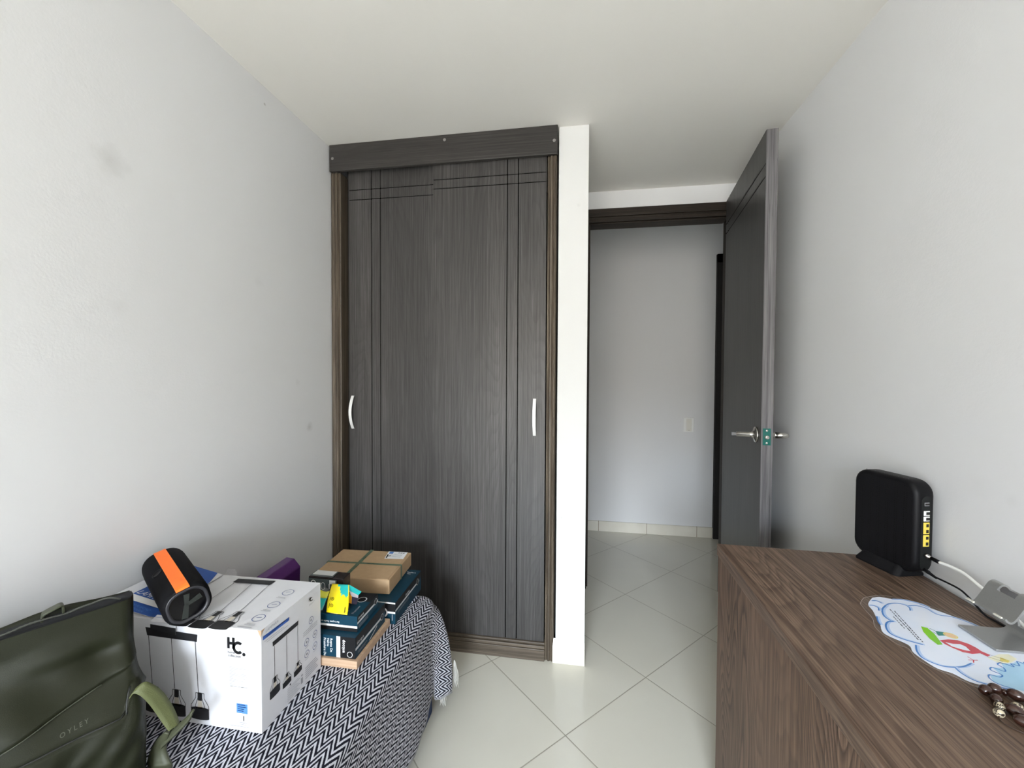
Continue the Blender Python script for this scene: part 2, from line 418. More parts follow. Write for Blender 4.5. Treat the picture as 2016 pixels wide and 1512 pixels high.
def slider(x0, x1, y, z0, z1, vg, hg, hx, bend, mat):
    m = MB(); t = .018; g = .0042; d = .0035
    # face strips separated by routed grooves
    xs = sorted(vg); zs = sorted(hg)
    xe = [x0] + [q for c in xs for q in (c - g / 2, c + g / 2)] + [x1]
    ze = [z0] + [q for c in zs for q in (c - g / 2, c + g / 2)] + [z1]
    for i in range(0, len(xe), 2):
        for j in range(0, len(ze), 2):
            m.poly([(xe[i], y, ze[j]), (xe[i + 1], y, ze[j]), (xe[i + 1], y, ze[j + 1]), (xe[i], y, ze[j + 1])], 0)
    for c in xs: m.poly([(c - g / 2, y + d, z0), (c + g / 2, y + d, z0), (c + g / 2, y + d, z1), (c - g / 2, y + d, z1)], 1)
    for c in zs: m.poly([(x0, y + d, c - g / 2), (x1, y + d, c - g / 2), (x1, y + d, c + g / 2), (x0, y + d, c + g / 2)], 1)
    m.box((x0, y + d + .0002, z0), (x1, y + t, z1), 0)
    m.box((x0, y + .0001, z0), (x0 + .0006, y + d, z1), 0); m.box((x1 - .0006, y + .0001, z0), (x1, y + d, z1), 0)
    do = m.build('sliding_door', [mat, M['groove']], wd)
    hm = MB(); n = 24; rows = []
    hz0, hz1 = (.970, 1.124) if hx < -.5 else (.964, 1.123)
    for i in range(n + 1):
        tt = i / n; zz = lerp(hz0, hz1, tt); o = .0035 + .026 * math.sin(math.pi * tt) ** .9
        ww = .0135 / 2
        rows.append([(hx - ww, y - o, zz), (hx + ww, y - o, zz), (hx + ww, y - o + .004, zz), (hx - ww, y - o + .004, zz)])
    ids = hm.grid(rows, 0, False, True); hm.face(ids[0][::-1]); hm.face(ids[-1])
    hm.build('handle', M['satin'], do, bevel=.0008)
    return do
slider(-1.0475, -.600, 1.764, .072, 2.16, (-.936, -.893), (2.071, 2.026), -1.030, 1, M['cab'])
slider(-.632, -.1335, 1.739, .074, 2.16, (-.301, -.253), (2.078, 2.039), -.178, 0, M['cab'])

# ------------------------------------------------------------------ open room door
DH = V(.774, 2.34, 0); DF = V(.695, 1.688, 0)          # room face: hinge side, free edge
da = (DF - DH).normalized(); dn = V(da.y, -da.x, 0)      # dn points from the room face towards the right wall
if dn.x < 0: dn = -dn
WID = (DF - DH).length; DZ0, DZ1 = .008, 2.150
d1 = thing('door_1', 'dark charcoal room door standing open against the right wall', 'door', DH, kind='structure')
m = MB(); th = .040; g = .0068; dp = .0025
vgr = [.035, .062]; hgr = [1.978, 2.027]
xe = [0] + [q for c in vgr for q in (c - g / 2, c + g / 2)] + [WID]
ze = [DZ0] + [q for c in hgr for q in (c - g / 2, c + g / 2)] + [DZ1]
def DP(s, dd, z): q = DH + da * s + dn * dd; return (q.x, q.y, z)
for i in range(0, len(xe), 2):
    for j in range(0, len(ze), 2):
        m.poly([DP(xe[i], 0, ze[j]), DP(xe[i], 0, ze[j + 1]), DP(xe[i + 1], 0, ze[j + 1]), DP(xe[i + 1], 0, ze[j])])
for c in vgr: m.poly([DP(c - g / 2, dp, DZ0), DP(c - g / 2, dp, DZ1), DP(c + g / 2, dp, DZ1), DP(c + g / 2, dp, DZ0)], 1)
for c in hgr: m.poly([DP(0, dp, c - g / 2), DP(0, dp, c + g / 2), DP(WID, dp, c + g / 2), DP(WID, dp, c - g / 2)], 1)
m.obox(DP(0, dp + .0003, DZ0), da * WID, dn * (th - dp), (0, 0, DZ1 - DZ0))
m.obox(DP(WID - .0008, .0002, DZ0), da * .0008, dn * dp, (0, 0, DZ1 - DZ0))
m.build('door_leaf', [M['leaf'], M['groove']], d1)
m = MB(); m.obox(DP(WID, .0005, DZ0), da * .0015, dn * (th - .001), (0, 0, DZ1 - DZ0)); m.build('edge_band', M['edge'], d1)
LZ = .993; LS = WID - .058
def knob(sign, base, name):
    m = MB(); o = V(*DP(LS, base, LZ)); ax = dn * sign
    m.lathe(o, ax, [(0, .031), (.004, .0315), (.0065, .029), (.009, .020), (.013, .013), (.022, .0105), (.026, .0105), (.0265, .0098), (.070, .0098), (.071, .006), (.084, .0055), (.085, .004)] if sign < 0 else
            [(0, .031), (.004, .0315), (.0065, .029), (.009, .020), (.013, .013), (.022, .0105), (.026, .0105), (.0265, .0118), (.060, .0118), (.067, .008), (.071, .006)], 0, 28)
    return m.build(name, M['nickel'], d1)
k1 = knob(-1, 0, 'door_knob'); knob(1, th, 'door_knob')
m = MB(); o = V(*DP(LS, -.072, LZ)); m.obox(o - V(0, 0, .0065) - da * .0055, da * .011, dn * -.017, (0, 0, .013)); m.build('turn_button', M['darkmetal'], k1, bevel=.001)
m = MB(); px = WID + .0016
m.obox(DP(px, .006, LZ - .032), da * .0012, dn * .027, (0, 0, .064), 0)
lp = m.build('latch_plate', plain('teal_protective_film', (.010, .115, .095), .25), d1)
m = MB()
for dz in (-.024, .024): m.lathe(DP(px + .0012, .0195, LZ + dz), da, [(0, .0042), (.001, .0040), (.0013, .002)], seg=14)
m.lathe(DP(px + .0012, .0195, LZ - .001), da, [(0, .0085), (.003, .0085), (.009, .0065), (.0095, .005)], seg=18)
m.build('latch_bolt', M['nickel'], lp)

# light switch in the hall
ls = thing('light_switch', 'small white switch plate on the hall wall beyond the doorway', 'light switch', (.838, YH, .851))
m = MB(); m.box((.801, YH - .008, .796), (.876, YH, .907)); m.build('switch_plate', M['white'], ls, bevel=.003)
m = MB(); m.box((.820, YH - .011, .805), (.858, YH - .0078, .898)); m.build('rocker', M['ivory'], ls, bevel=.001)
m = MB(); m.box((.826, YH - .0125, .846), (.852, YH - .011, .858)); m.build('toggle', M['ivory'], ls)
m = MB(); m.box((.836, YH - .0122, .810), (.842, YH - .011, .814)); m.build('indicator', M['grey'], ls)

# ------------------------------------------------------------------ desk
dk = thing('desk', 'brown wood grain desk along the right wall', 'desk', (.6, .9, 0))
ang = math.atan2(.022, .674)
du = V(-math.sin(ang), -math.cos(ang), 0); dv = V(math.cos(ang), -math.sin(ang), 0); D0 = V(.395, 1.225, 0)
def DK(s, t, z): q = D0 + du * s + dv * t; return V(q.x, min(q.y, 9), z)
DEP = .430; DLEN = 1.30
m = MB(); m.obox(DK(0, 0, .7185), dv * DEP, du * DLEN, (0, 0, .0315)); o = m.build('desk_top', M['desk'], dk, bevel=.0015)
m = MB(); m.obox(DK(.004, .0035, 0), dv * .018, du * (DLEN - .02), (0, 0, .7183)); m.build('front_panel', M['deskz'], dk, bevel=.001)
m = MB(); m.obox(DK(.004, .0222, 0), dv * (DEP - .03), du * .018, (0, 0, .7183)); m.build('side_panel', M['deskz'], dk, bevel=.001)
m = MB(); m.obox(DK(DLEN - .03, .0222, 0), dv * (DEP - .03), du * .018, (0, 0, .7183)); m.build('side_panel', M['deskz'], dk, bevel=.001)

# ------------------------------------------------------------------ router
rt = thing('router', 'black wifi router standing upright on the desk against the wall', 'router', (.79, 1.14, .75))
L_ = V(-.25, .968, 0).normalized(); T_ = V(L_.y, -L_.x, 0)
R0 = V(.776, 1.072, .760)
RL, RT, RH = .158, .050, .222
def RP(s, t, z): q = R0 + L_ * s + T_ * t; return V(q.x, q.y, R0.z + z)
def rrect(w, h, r, n=6, x0=0, y0=0):
    o = []
    for cx, cy, a0 in ((w - r, h - r, 0), (r, h - r, 90), (r, r, 180), (w - r, r, 270)):
        for k in range(n + 1):
            a = math.radians(a0 + 90 * k / n); o.append((x0 + cx + r * math.cos(a), y0 + cy + r * math.sin(a)))
    return o
def inset_loop(w, h, r, d): return rrect(w - 2 * d, h - 2 * d, max(r - d, .002), 6, d, d)
n = NT('black_perforated_plastic'); p = n.obj()
vo = n.n('ShaderNodeTexVoronoi'); n.put(vo.inputs['Vector'], p); vo.inputs['Scale'].default_value = 190; vo.inputs['Randomness'].default_value = .25
hole = n.math('LESS_THAN', vo.outputs['Distance'], .33)
n.set(Base_Color=n.mix(hole, (.005, .005, .006), (.001, .001, .001)), Roughness=.5, Specular_IOR_Level=.18); n.bump(n.math('MULTIPLY', hole, -1), .5, .001)
M['perf'] = n.mat
m = MB(); rows = []
for t, d in ((.0, .010), (.0015, .0055), (.006, .0015), (.011, 0), (RT - .011, 0), (RT - .006, .0015), (RT - .0015, .0055), (RT, .010)):
    rows.append([RP(a, t, b) for a, b in inset_loop(RL, RH, .034, d)])
ids = m.grid(rows, 0, True, True); m.face(ids[0][::-1], 1); m.face(ids[-1])
m.build('router_body', [M['black'], M['perf']], rt)
m = MB()    # recessed port strip on the near narrow side
m.prism([RP(-.0006, a, b) for a, b in rrect(.027, .172, .012, 6, RT / 2 - .0135, .016)][::-1], L_ * .001)
m.build('port_panel', plain('port_panel_black', (.008, .009, .009), .55, spec=.2), rt)
def port(z0, z1, mat, name, w=.0075):
    m = MB(); m.obox(RP(-.0016, RT / 2 - w, z0), T_ * 2 * w, L_ * .0012, (0, 0, z1 - z0)); pa = m.build(name, mat, rt, bevel=.0004)
    return pa
yl = plain('yellow_port', (.72, .56, .08), .4)
for z0, z1 in ((.0715, .0985), (.1005, .1275)):
    pa = port(z0, z1, yl, 'network_port')
    m = MB()
    for q in (0, .5): m.obox(RP(-.0022, RT / 2 - .001, z0 + (z1 - z0) * q + .003), T_ * .006, L_ * .0007, (0, 0, .007))
    m.build('socket', M['dark'], pa)
for z0, z1 in ((.1305, .1415), (.1435, .1545)):
    pa = port(z0, z1, M['white'], 'phone_port')
    m = MB(); m.obox(RP(-.0022, RT / 2 - .002, z0 + .002), T_ * .0085, L_ * .0007, (0, 0, .0065)); m.build('socket', M['dark'], pa)
pa = port(.166, .174, M['grey'], 'usb_port', .006)
m = MB(); m.obox(RP(-.0022, RT / 2 - .005, .168), T_ * .010, L_ * .0007, (0, 0, .004)); m.build('socket', M['dark'], pa)
m = MB()
for k in range(10): m.lathe(RP(.03 + k * .0115, .0125, RH - .0006), (0, 0, 1), [(0, .0011), (.0009, .0009)], seg=8)
m.build('status_light', plain('dim_status_lens', (.10, .10, .11), .4), rt)
m = MB(); rows = []
for z, k in ((0, 0), (.004, 0), (.010, .006), (.022, .018)):
    rows.append([RP(a, b, z - .0098) for a, b in [(x + .024 + k * .3, y - .020 + k) for x, y in rrect(RL - .048 - k * .6, RT + .030 - 2 * k, .012)]])
ids = m.grid(rows, 0, False, True); m.face(ids[0][::-1]); m.face(ids[-1]); m.build('stand_foot', M['blackm'], rt)

cx = thing('coaxial_cable', 'white coaxial cable running from the router along the wall', 'cable', (.81, 1.06, .81))
pts = catmull([RP(-.030, RT / 2 - .001, .048), (.812, 1.022, .809), (.815, 1.000, .807), (.818, .972, .797), (.821, .945, .787), (.818, .90, .772), (.8095, .85, .760), (.804, .78, .7545), (.798, .60, .7545), (.785, .30, .7545), (.775, .05, .7545), (.772, -.04, .7545)])
m = MB(); m.tube(pts, .0034); m.build('cable_sheath', M['white'], cx)
m = MB(); a = RP(-.0015, RT / 2 - .001, .052); b = RP(-.030, RT / 2 - .001, .048); dd = (b - a)
m.lathe(a, dd, [(0, .0048), (.006, .0050), (.006, .0042), (.012, .0042), (.013, .0036)], seg=8); m.build('connector_nut', M['nickel'], cx)
m = MB(); m.lathe(a + dd * .42, dd, [(0, .0040), (.012, .0044), (.0165, .0040)], seg=14); m.build('connector_boot', M['black'], cx)
pc = thing('power_cable', 'thin black power lead from router down behind the metal stand', 'cable', (.80, 1.04, .76))
pts = catmull([RP(-.022, RT / 2 - .004, .0125), (.806, 1.005, .774), (.805, .980, .770), (.803, .955, .760), (.801, .935, .7535), (.8035, .912, .7525), (.8030, .86, .7525), (.797, .80, .7525), (.785, .60, .7525), (.770, .30, .7525), (.760, .05, .7525), (.757, -.04, .7525)])
m = MB(); m.tube(pts, .0019); m.build('lead', M['blackm'], pc)
m = MB(); a = RP(-.001, RT / 2 - .002, .018); b = RP(-.026, RT / 2 - .004, .0115); m.lathe(a, b - a, [(0, .0042), (.010, .0042), (.012, .0034), (.024, .0026), (.028, .002)], seg=12); m.build('plug', M['blackm'], pc)

# ------------------------------------------------------------------ metal phone stand
sd = thing('phone_stand', 'bent grey metal phone stand standing on the laminated card', 'phone stand', (.75, .85, .752))
n = NT('grey_anodised_aluminium'); n.set(Base_Color=n.mix(n.noise(n.obj(), 500, 2), (.40, .405, .40), (.46, .465, .46)), Roughness=.42, Metallic=.85); M['anod'] = n.mat
# sheet profile in x-z, extruded along y (.888 -> .815)
prof = [(.7175, .7555), (.770, .7555), (.787, .7565), (.7945, .761), (.7955, .768), (.793, .785), (.786, .815), (.781, .834), (.777, .841), (.772, .843), (.766, .839), (.757, .823), (.748, .808), (.742, .8015), (.737, .8005), (.732, .803), (.7285, .8075)]
Y0, Y1 = .818, .889
pr = [V(x, 0, z) for x, z in prof]
pr = catmull([(p.x, 0, p.z) for p in pr], 3)
m = MB(); t_ = .0034
def off(i):
    a = pr[max(i - 1, 0)]; b = pr[min(i + 1, len(pr) - 1)]; d = (b - a).normalized(); return V(d.z, 0, -d.x)
ysplit = [Y0, Y0 + .020, Y1 - .020, Y1]
top = [[V(p.x, y, p.z) for y in ysplit] for p in pr]
bot = [[V(p.x, y, p.z) + off(i) * t_ for y in ysplit] for i, p in enumerate(pr)]
slot = set(i for i, p in enumerate(pr) if (p.z > .834))        # slot through the top bend
hole = set(i for i, p in enumerate(pr) if (.772 < p.z < .812 and p.x > .780))
T1 = [[m.vert(q) for q in r] for r in top]; B1 = [[m.vert(q) for q in r] for r in bot]
for i in range(len(pr) - 1):
    for j in range(3):
        if j == 1 and (i in slot and i + 1 in slot or i in hole and i + 1 in hole):
            continue
        m.face((T1[i][j], T1[i][j + 1], T1[i + 1][j + 1], T1[i + 1][j]), 0, False)
        m.face((B1[i][j], B1[i + 1][j], B1[i + 1][j + 1], B1[i][j + 1]), 0, False)
    for j, fl in ((0, 0), (3, 1)):
        q = (T1[i][j], T1[i + 1][j], B1[i + 1][j], B1[i][j]); m.face(q if fl else q[::-1])
    for cut in (slot, hole):
        if i in cut and i + 1 in cut:
            m.face((T1[i][1], T1[i + 1][1], B1[i + 1][1], B1[i][1])); m.face((T1[i][2], B1[i][2], B1[i + 1][2], T1[i + 1][2]))
for e in (0, len(pr) - 1):
    for j in range(3): m.face((T1[e][j], B1[e][j], B1[e][j + 1], T1[e][j + 1]))
for cut in (slot, hole):
    for e in (min(cut), max(cut)): m.face((T1[e][1], B1[e][1], B1[e][2], T1[e][2]))
m.build('bent_sheet', M['anod'], sd)
m = MB(); m.box((.7195, Y0 + .003, .7517), (.7755, Y1 - .003, .7523)); m.build('foot_pad', M['blackm'], sd)
sil = plain('pale_silicone', (.62, .60, .52), .5)
for ya in (Y0 + .004, Y1 - .017): m = MB(); m.box((.7262, ya, .8072), (.7290, ya + .013, .8100)); m.build('lip_pad', sil, sd)

# ------------------------------------------------------------------ laminated cloud card
cd = thing('laminated_card', 'laminated cloud shaped card with a drawing, lying on the desk', 'card', (.65, .85, .75))
n = NT('clear_laminate'); n.set(Base_Color=(.8, .8, .8), Roughness=.10, Alpha=.06, Specular_IOR_Level=.3); M['lam'] = n.mat
P_ = lambda z: (lambda u, v: V(u, v, z))
clear = [(.5869, .9464), (.6092, .9723), (.6311, .9829), (.6541, .9914), (.6845, .985), (.7207, .9646), (.7425, .9372), (.7609, .9005), (.770, .860), (.772, .81), (.765, .76), (.740, .722), (.70, .708), (.655, .704), (.6113, .7169), (.5919, .74), (.5781, .7531), (.5686, .7759), (.5742, .8031), (.5654, .8109), (.5587, .8388), (.5614, .8635), (.5754, .8917), (.5812, .9203)]
m = MB(); cl_ = catmull([(x, y, .7506) for x, y in clear + clear[:1]], 4)[:-1]
m.poly(cl_[::-1]); o = m.build('laminate_border', [M['lam']], cd)
me_ = MB(); me_.strip2d(P_(.75065), [(p.x, p.y) for p in cl_ + cl_[:1]], .0008, 0); me_.build('cut_edge', plain('pale_cut_edge', (.50, .46, .42), .2), cd)
whi = [(.6274, .9754), (.6459, .9822), (.6665, .9775), (.6968, .9781), (.7124, .9589), (.7272, .9407), (.7455, .9164), (.7557, .8942), (.763, .855), (.764, .81), (.758, .765), (.735, .730), (.70, .7175), (.6686, .7145), (.6549, .7160), (.6262, .722), (.6061, .7305), (.5969, .7465), (.5822, .7554), (.5762, .7752), (.5749, .7943), (.5819, .8147), (.5633, .8429), (.5763, .8732), (.5849, .8971), (.595, .9226), (.6019, .9468)]
n = NT('printed_card'); n.set(Base_Color=n.mix(n.noise(n.obj(), 14, 2), (.66, .76, .93), (.82, .83, .90)), Roughness=.16, Specular_IOR_Level=.6); card = n.mat
inks = [card] + [plain('ink_' + k, c, .16, 0, .6) for k, c in (('blue', (.10, .25, .60)), ('pale_blue', (.42, .66, .86)), ('text', (.06, .06, .08)), ('green', (.20, .55, .03)), ('teal', (.02, .23, .20)), ('peach', (.80, .55, .33)), ('red', (.55, .055, .08)), ('yellow', (.78, .66, .20)), ('pale_yellow', (.84, .82, .62)), ('soft_blue', (.46, .60, .86)))]
m = MB(); sh = catmull([(x, y, .7507) for x, y in whi + whi[:1]], 4)[:-1]
m.prism([p for p in sh[::-1]], (0, 0, .0004))
A = P_(.75125); A2 = P_(.75135); A3 = P_(.75145)
def line(pts, w, mi, PP=A2): m.strip2d(PP, [(p.x, p.y) for p in catmull([(x, y, 0) for x, y in pts], 6)], w, mi)
_z = [.75130]
def line(pts, w, mi, PP=None):
    _z[0] += .000012
    m.strip2d(P_(_z[0]), [(p.x, p.y) for p in catmull([(x, y, 0) for x, y in pts], 6)], w, mi)
for pts, w in (([(.6363, .9495), (.6492, .957), (.6640, .9600), (.6750, .9560), (.6765, .9460), (.6697, .9343)], .0026), ([(.6356, .9483), (.6175, .9306), (.606, .9111), (.6030, .8980), (.6054, .8885)], .0036),
               ([(.6091, .8877), (.5955, .8831), (.5815, .8663), (.574, .8442), (.5846, .8295), (.6072, .8175)], .0036), ([(.6177, .9615), (.6270, .9635), (.6329, .9542)], .0026),
               ([(.6009, .9424), (.6090, .9420), (.6126, .9349), (.6066, .9237)], .0028), ([(.5941, .8145), (.5819, .7944), (.5792, .7761), (.5951, .7617), (.6237, .7648), (.6478, .7772)], .0032),
               ([(.6121, .7629), (.6103, .7481), (.6159, .7336), (.6292, .7268), (.655, .720)], .0030), ([(.679, .9529), (.6960, .9560), (.7084, .9480), (.7121, .9274), (.7364, .9208), (.7549, .8939), (.757, .84)], .0022),
               ([(.6646, .9761), (.6865, .977), (.7076, .9665), (.7157, .9523)], .0024), ([(.5881, .9008), (.5789, .8827), (.5752, .8706)], .0030)):
    line([(x + .0030, y + .0005) for x, y in pts], w * 1.5, 10); line(pts, w * .8, 1)
m.poly2d(A, [(.7359, .7934), (.7276, .7949), (.7115, .7864), (.6978, .7863), (.6895, .7729), (.6723, .7714), (.6706, .7541), (.6521, .7517), (.6439, .7373), (.6485, .7243), (.6695, .7205), (.70, .724), (.73, .74), (.748, .77), (.75, .79)], 2)
line([(.750, .80), (.7359, .7934), (.7340, .7870), (.7276, .7949), (.7200, .7830), (.7115, .7864), (.7085, .7790), (.6978, .7863), (.6880, .7810), (.6895, .7729), (.6830, .7640), (.6723, .7714), (.6640, .7640), (.6706, .7541), (.6620, .7480), (.6521, .7517), (.6440, .7430), (.6455, .7310), (.6600, .7225)], .0018, 1)
for (a, b) in (((.6371, .9276), (.6124, .8234)), ((.6326, .933), (.6096, .8293)), ((.6200, .905), (.6115, .863))):
    k = a[0]; tt = 0
    d = Vector(b) - Vector(a); Ln = d.length; d.normalize(); pos = 0; random.seed(int(a[0] * 1e4))
    while pos < Ln - .003:
        w_ = random.choice((.004, .007, .0095)); q = Vector(a) + d * pos; e = Vector(a) + d * min(pos + w_, Ln)
        m.strip2d(A2, [tuple(q), tuple(e)], .0017, 3); pos += w_ + .0022
m.poly2d(A2, [(.648, .878), (.656, .8747), (.6541, .857), (.6425, .8241), (.6333, .8218), (.6334, .8395), (.6387, .8598)], 4)
m.poly2d(A2, [(.6565, .8512), (.6697, .8534), (.6761, .8642), (.6628, .8666)], 5)
m.disc2d(A2, (.6785, .8558), .0085, 6, ry=.0075); m.ring2d(A3, (.6790, .8555), .0092, .0018, 8, ry=.0080)
m.strip2d(A2, [(.6628, .866), (.6590, .8735)], .0012, 5); m.strip2d(A2, [(.6590, .853), (.6560, .862)], .0012, 5)
m.poly2d(A2, [(.6474, .8367), (.6648, .8421), (.6798, .8421), (.6898, .8337), (.6932, .8244), (.6935, .8149), (.6991, .8058), (.6902, .8005), (.6861, .8083), (.6712, .8042), (.6591, .8069), (.6512, .8174), (.6472, .8266)][::-1], 7)
m.poly2d(A3, [(.6526, .8325), (.6621, .829), (.6741, .8302), (.6776, .8243), (.6749, .8120), (.669, .8124), (.6622, .8153), (.6541, .8211)][::-1], 0)
m.poly2d(A, [(.6872, .797), (.7157, .8109), (.7322, .8136), (.7338, .8018), (.7145, .7898), (.6947, .7836)][::-1], 9)
m.poly2d(A2, [(.7101, .8023), (.7171, .7946), (.7096, .789), (.701, .7919)][::-1], 8)
m.strip2d(A2, [(.6991, .8058), (.7130, .7960)], .0008, 3); m.strip2d(A2, [(.6900, .8005), (.7040, .7905)], .0008, 3)
m.strip2d(A2, [(.6566, .7949), (.6583, .7863), (.6500, .7856)], .0014, 7); m.strip2d(A2, [(.6527, .7795), (.6583, .7863), (.6653, .7875)], .0014, 7)
m.build('printed_sheet', inks, cd)

# ------------------------------------------------------------------ beads
rb = thing('bead_string', 'dark brown wooden bead string lying in a loop on the desk edge', 'beads', (.62, .68, .75))
brown = NT('polished_dark_wood_bead'); brown.set(Base_Color=brown.mix(brown.noise(brown.obj(), 120, 2), (.018, .006, .004), (.045, .016, .010)), Roughness=.22, Coat_Weight=.4); M['bead'] = brown.mat
n = NT('striped_horn_bead'); n.set(Base_Color=n.ramp(n.noise(n.mapping(n.obj(), (90, 230, 90)), 1, 1, .5, 1.5), [(.42, (.02, .014, .010)), (.47, (.42, .36, .25)), (.56, (.52, .46, .34)), (.60, (.03, .02, .015))]), Roughness=.3); M['horn'] = n.mat
path = [(.606, .704, 0), (.622, .709, 0), (.6335, .708, 0), (.640, .6985, 1), (.6495, .6925, 0), (.664, .692, 0), (.678, .690, 0), (.690, .682, 0)]
beads = [((.606, .704), (.622, .7085), .0088, .0072, 'bead'), ((.6225, .7095), (.632, .709), .0085, .0072, 'bead'), ((.6335, .7075), (.640, .703), .0040, .0046, 'bead'), ((.6405, .6995), (.652, .690), .0100, .0075, 'bead'), ((.6550, .6920), (.668, .690), .0095, .0074, 'bead'),
         ((.672, .690), (.685, .688), .0095, .0074, 'bead'), ((.6045, .6865), (.598, .677), .0080, .0070, 'bead'), ((.5975, .6735), (.590, .665), .0062, .0060, 'horn'), ((.5855, .6610), (.578, .655), .0062, .0060, 'horn'),
         ((.6090, .6665), (.618, .658), .0098, .0078, 'bead'), ((.6015, .6465), (.612, .640), .0100, .0078, 'bead'), ((.6220, .6770), (.630, .673), .0065, .0058, 'horn'), ((.6370, .6720), (.646, .668), .0065, .0058, 'horn'), ((.6180, .6340), (.630, .628), .0098, .0078, 'bead'), ((.6380, .6600), (.650, .652), .0098, .0078, 'bead')]
for c, d, ra, rr, mt in beads:
    m = MB(); m.ellipsoid((c[0], c[1], .7503 + rr), (d[0] - c[0], d[1] - c[1], 0), ra, rr); m.build('bead', M[mt], rb)
m = MB(); m.tube(catmull([(.606, .704, .757), (.6225, .7095, .757), (.6405, .6995, .757), (.655, .692, .757), (.672, .690, .757), (.69, .684, .757), (.70, .67, .757)]), .0009, seg=6)
m.tube(catmull([(.606, .704, .757), (.6045, .6865, .757), (.5975, .6735, .756), (.5855, .661, .756), (.580, .651, .752), (.585, .640, .7515), (.5935, .632, .7515), (.602, .630, .752), (.618, .634, .756)]), .0009, seg=6)
m.tube(catmull([(.609, .6665, .757), (.622, .677, .757), (.637, .672, .757), (.638, .66, .757)]), .0009, seg=6); m.build('cord', plain('brown_cord', (.05, .03, .02), .7), rb)

# ------------------------------------------------------------------ bench and blanket
BX, BY = -.506, 1.425
bn = thing('bench', 'low navy blue bench almost hidden under the zigzag blanket', 'bench', (-.8, .8, 0))
m = MB(); r = .05; loop = []
for k in range(9): a = math.radians(90 * k / 8); loop.append((BX - r + r * math.cos(a), BY - r + r * math.sin(a), .003))
loop += [(XL + .008, BY, .003), (XL + .008, .12, .003), (BX, .12, .003)]
m.prism(loop, (0, 0, .398), 0, False); m.build('bench_base', plain('navy_blue_fabric', (.010, .028, .095), .75, bump=.2, bscale=900), bn, bevel=.006)

bl = thing('blanket', 'black and white zigzag woven blanket spread over the bench', 'blanket', (-.8, .8, .40))
def blanket_mat():
    n = NT('zigzag_weave'); uv = n.uv(); q = n.xyz(n.mapping(uv, (1, 1, 1), (0, 0, math.radians(BL_ROT))))
    PX, SL, PY = .0330, 2.25, .0215
    wob = n.math('MULTIPLY', n.math('SUBTRACT', n.noise(uv, 14, 2), .5), .012)
    fr = n.math('FRACT', n.math('ADD', n.math('DIVIDE', q[0], PX), 100))
    tri = n.math('ABSOLUTE', n.math('SUBTRACT', fr, .5))
    ph = n.math('ADD', n.math('ADD', q[1], wob), n.math('MULTIPLY', tri, SL * PX))
    st = n.math('FRACT', n.math('ADD', n.math('DIVIDE', ph, PY), 100))
    rag = n.math('MULTIPLY', n.math('SUBTRACT', n.noise(n.mapping(uv, (900, 900, 1)), 1, 2), .5), .35)
    s = n.math('ADD', n.math('ABSOLUTE', n.math('SUBTRACT', st, .5)), rag)
    f = n.math('GREATER_THAN', s, .270)
    thr = n.math('FRACT', n.math('MULTIPLY', n.math('ADD', q[0], n.math('MULTIPLY', q[1], .6)), 420))
    thr = n.math('ABSOLUTE', n.math('SUBTRACT', thr, .5))
    wcol = n.mix(n.math('MULTIPLY', thr, 1.6), (.34, .34, .40), (.86, .86, .92))
    bcol = n.mix(n.noise(n.mapping(uv, (700, 700, 1)), 1, 1), (.003, .003, .006), (.014, .014, .026))
    n.set(Base_Color=n.mix(f, bcol, wcol), Roughness=.9, Specular_IOR_Level=.15)
    n.bump(n.math('ADD', n.math('MULTIPLY', f, 1.0), n.math('MULTIPLY', thr, .8)), .5, .002)
    return n.mat
BL_ROT = 0
M['zig'] = blanket_mat()
ZT = .420; EX, EY, CR = -.500, 1.405, .055
m = MB()
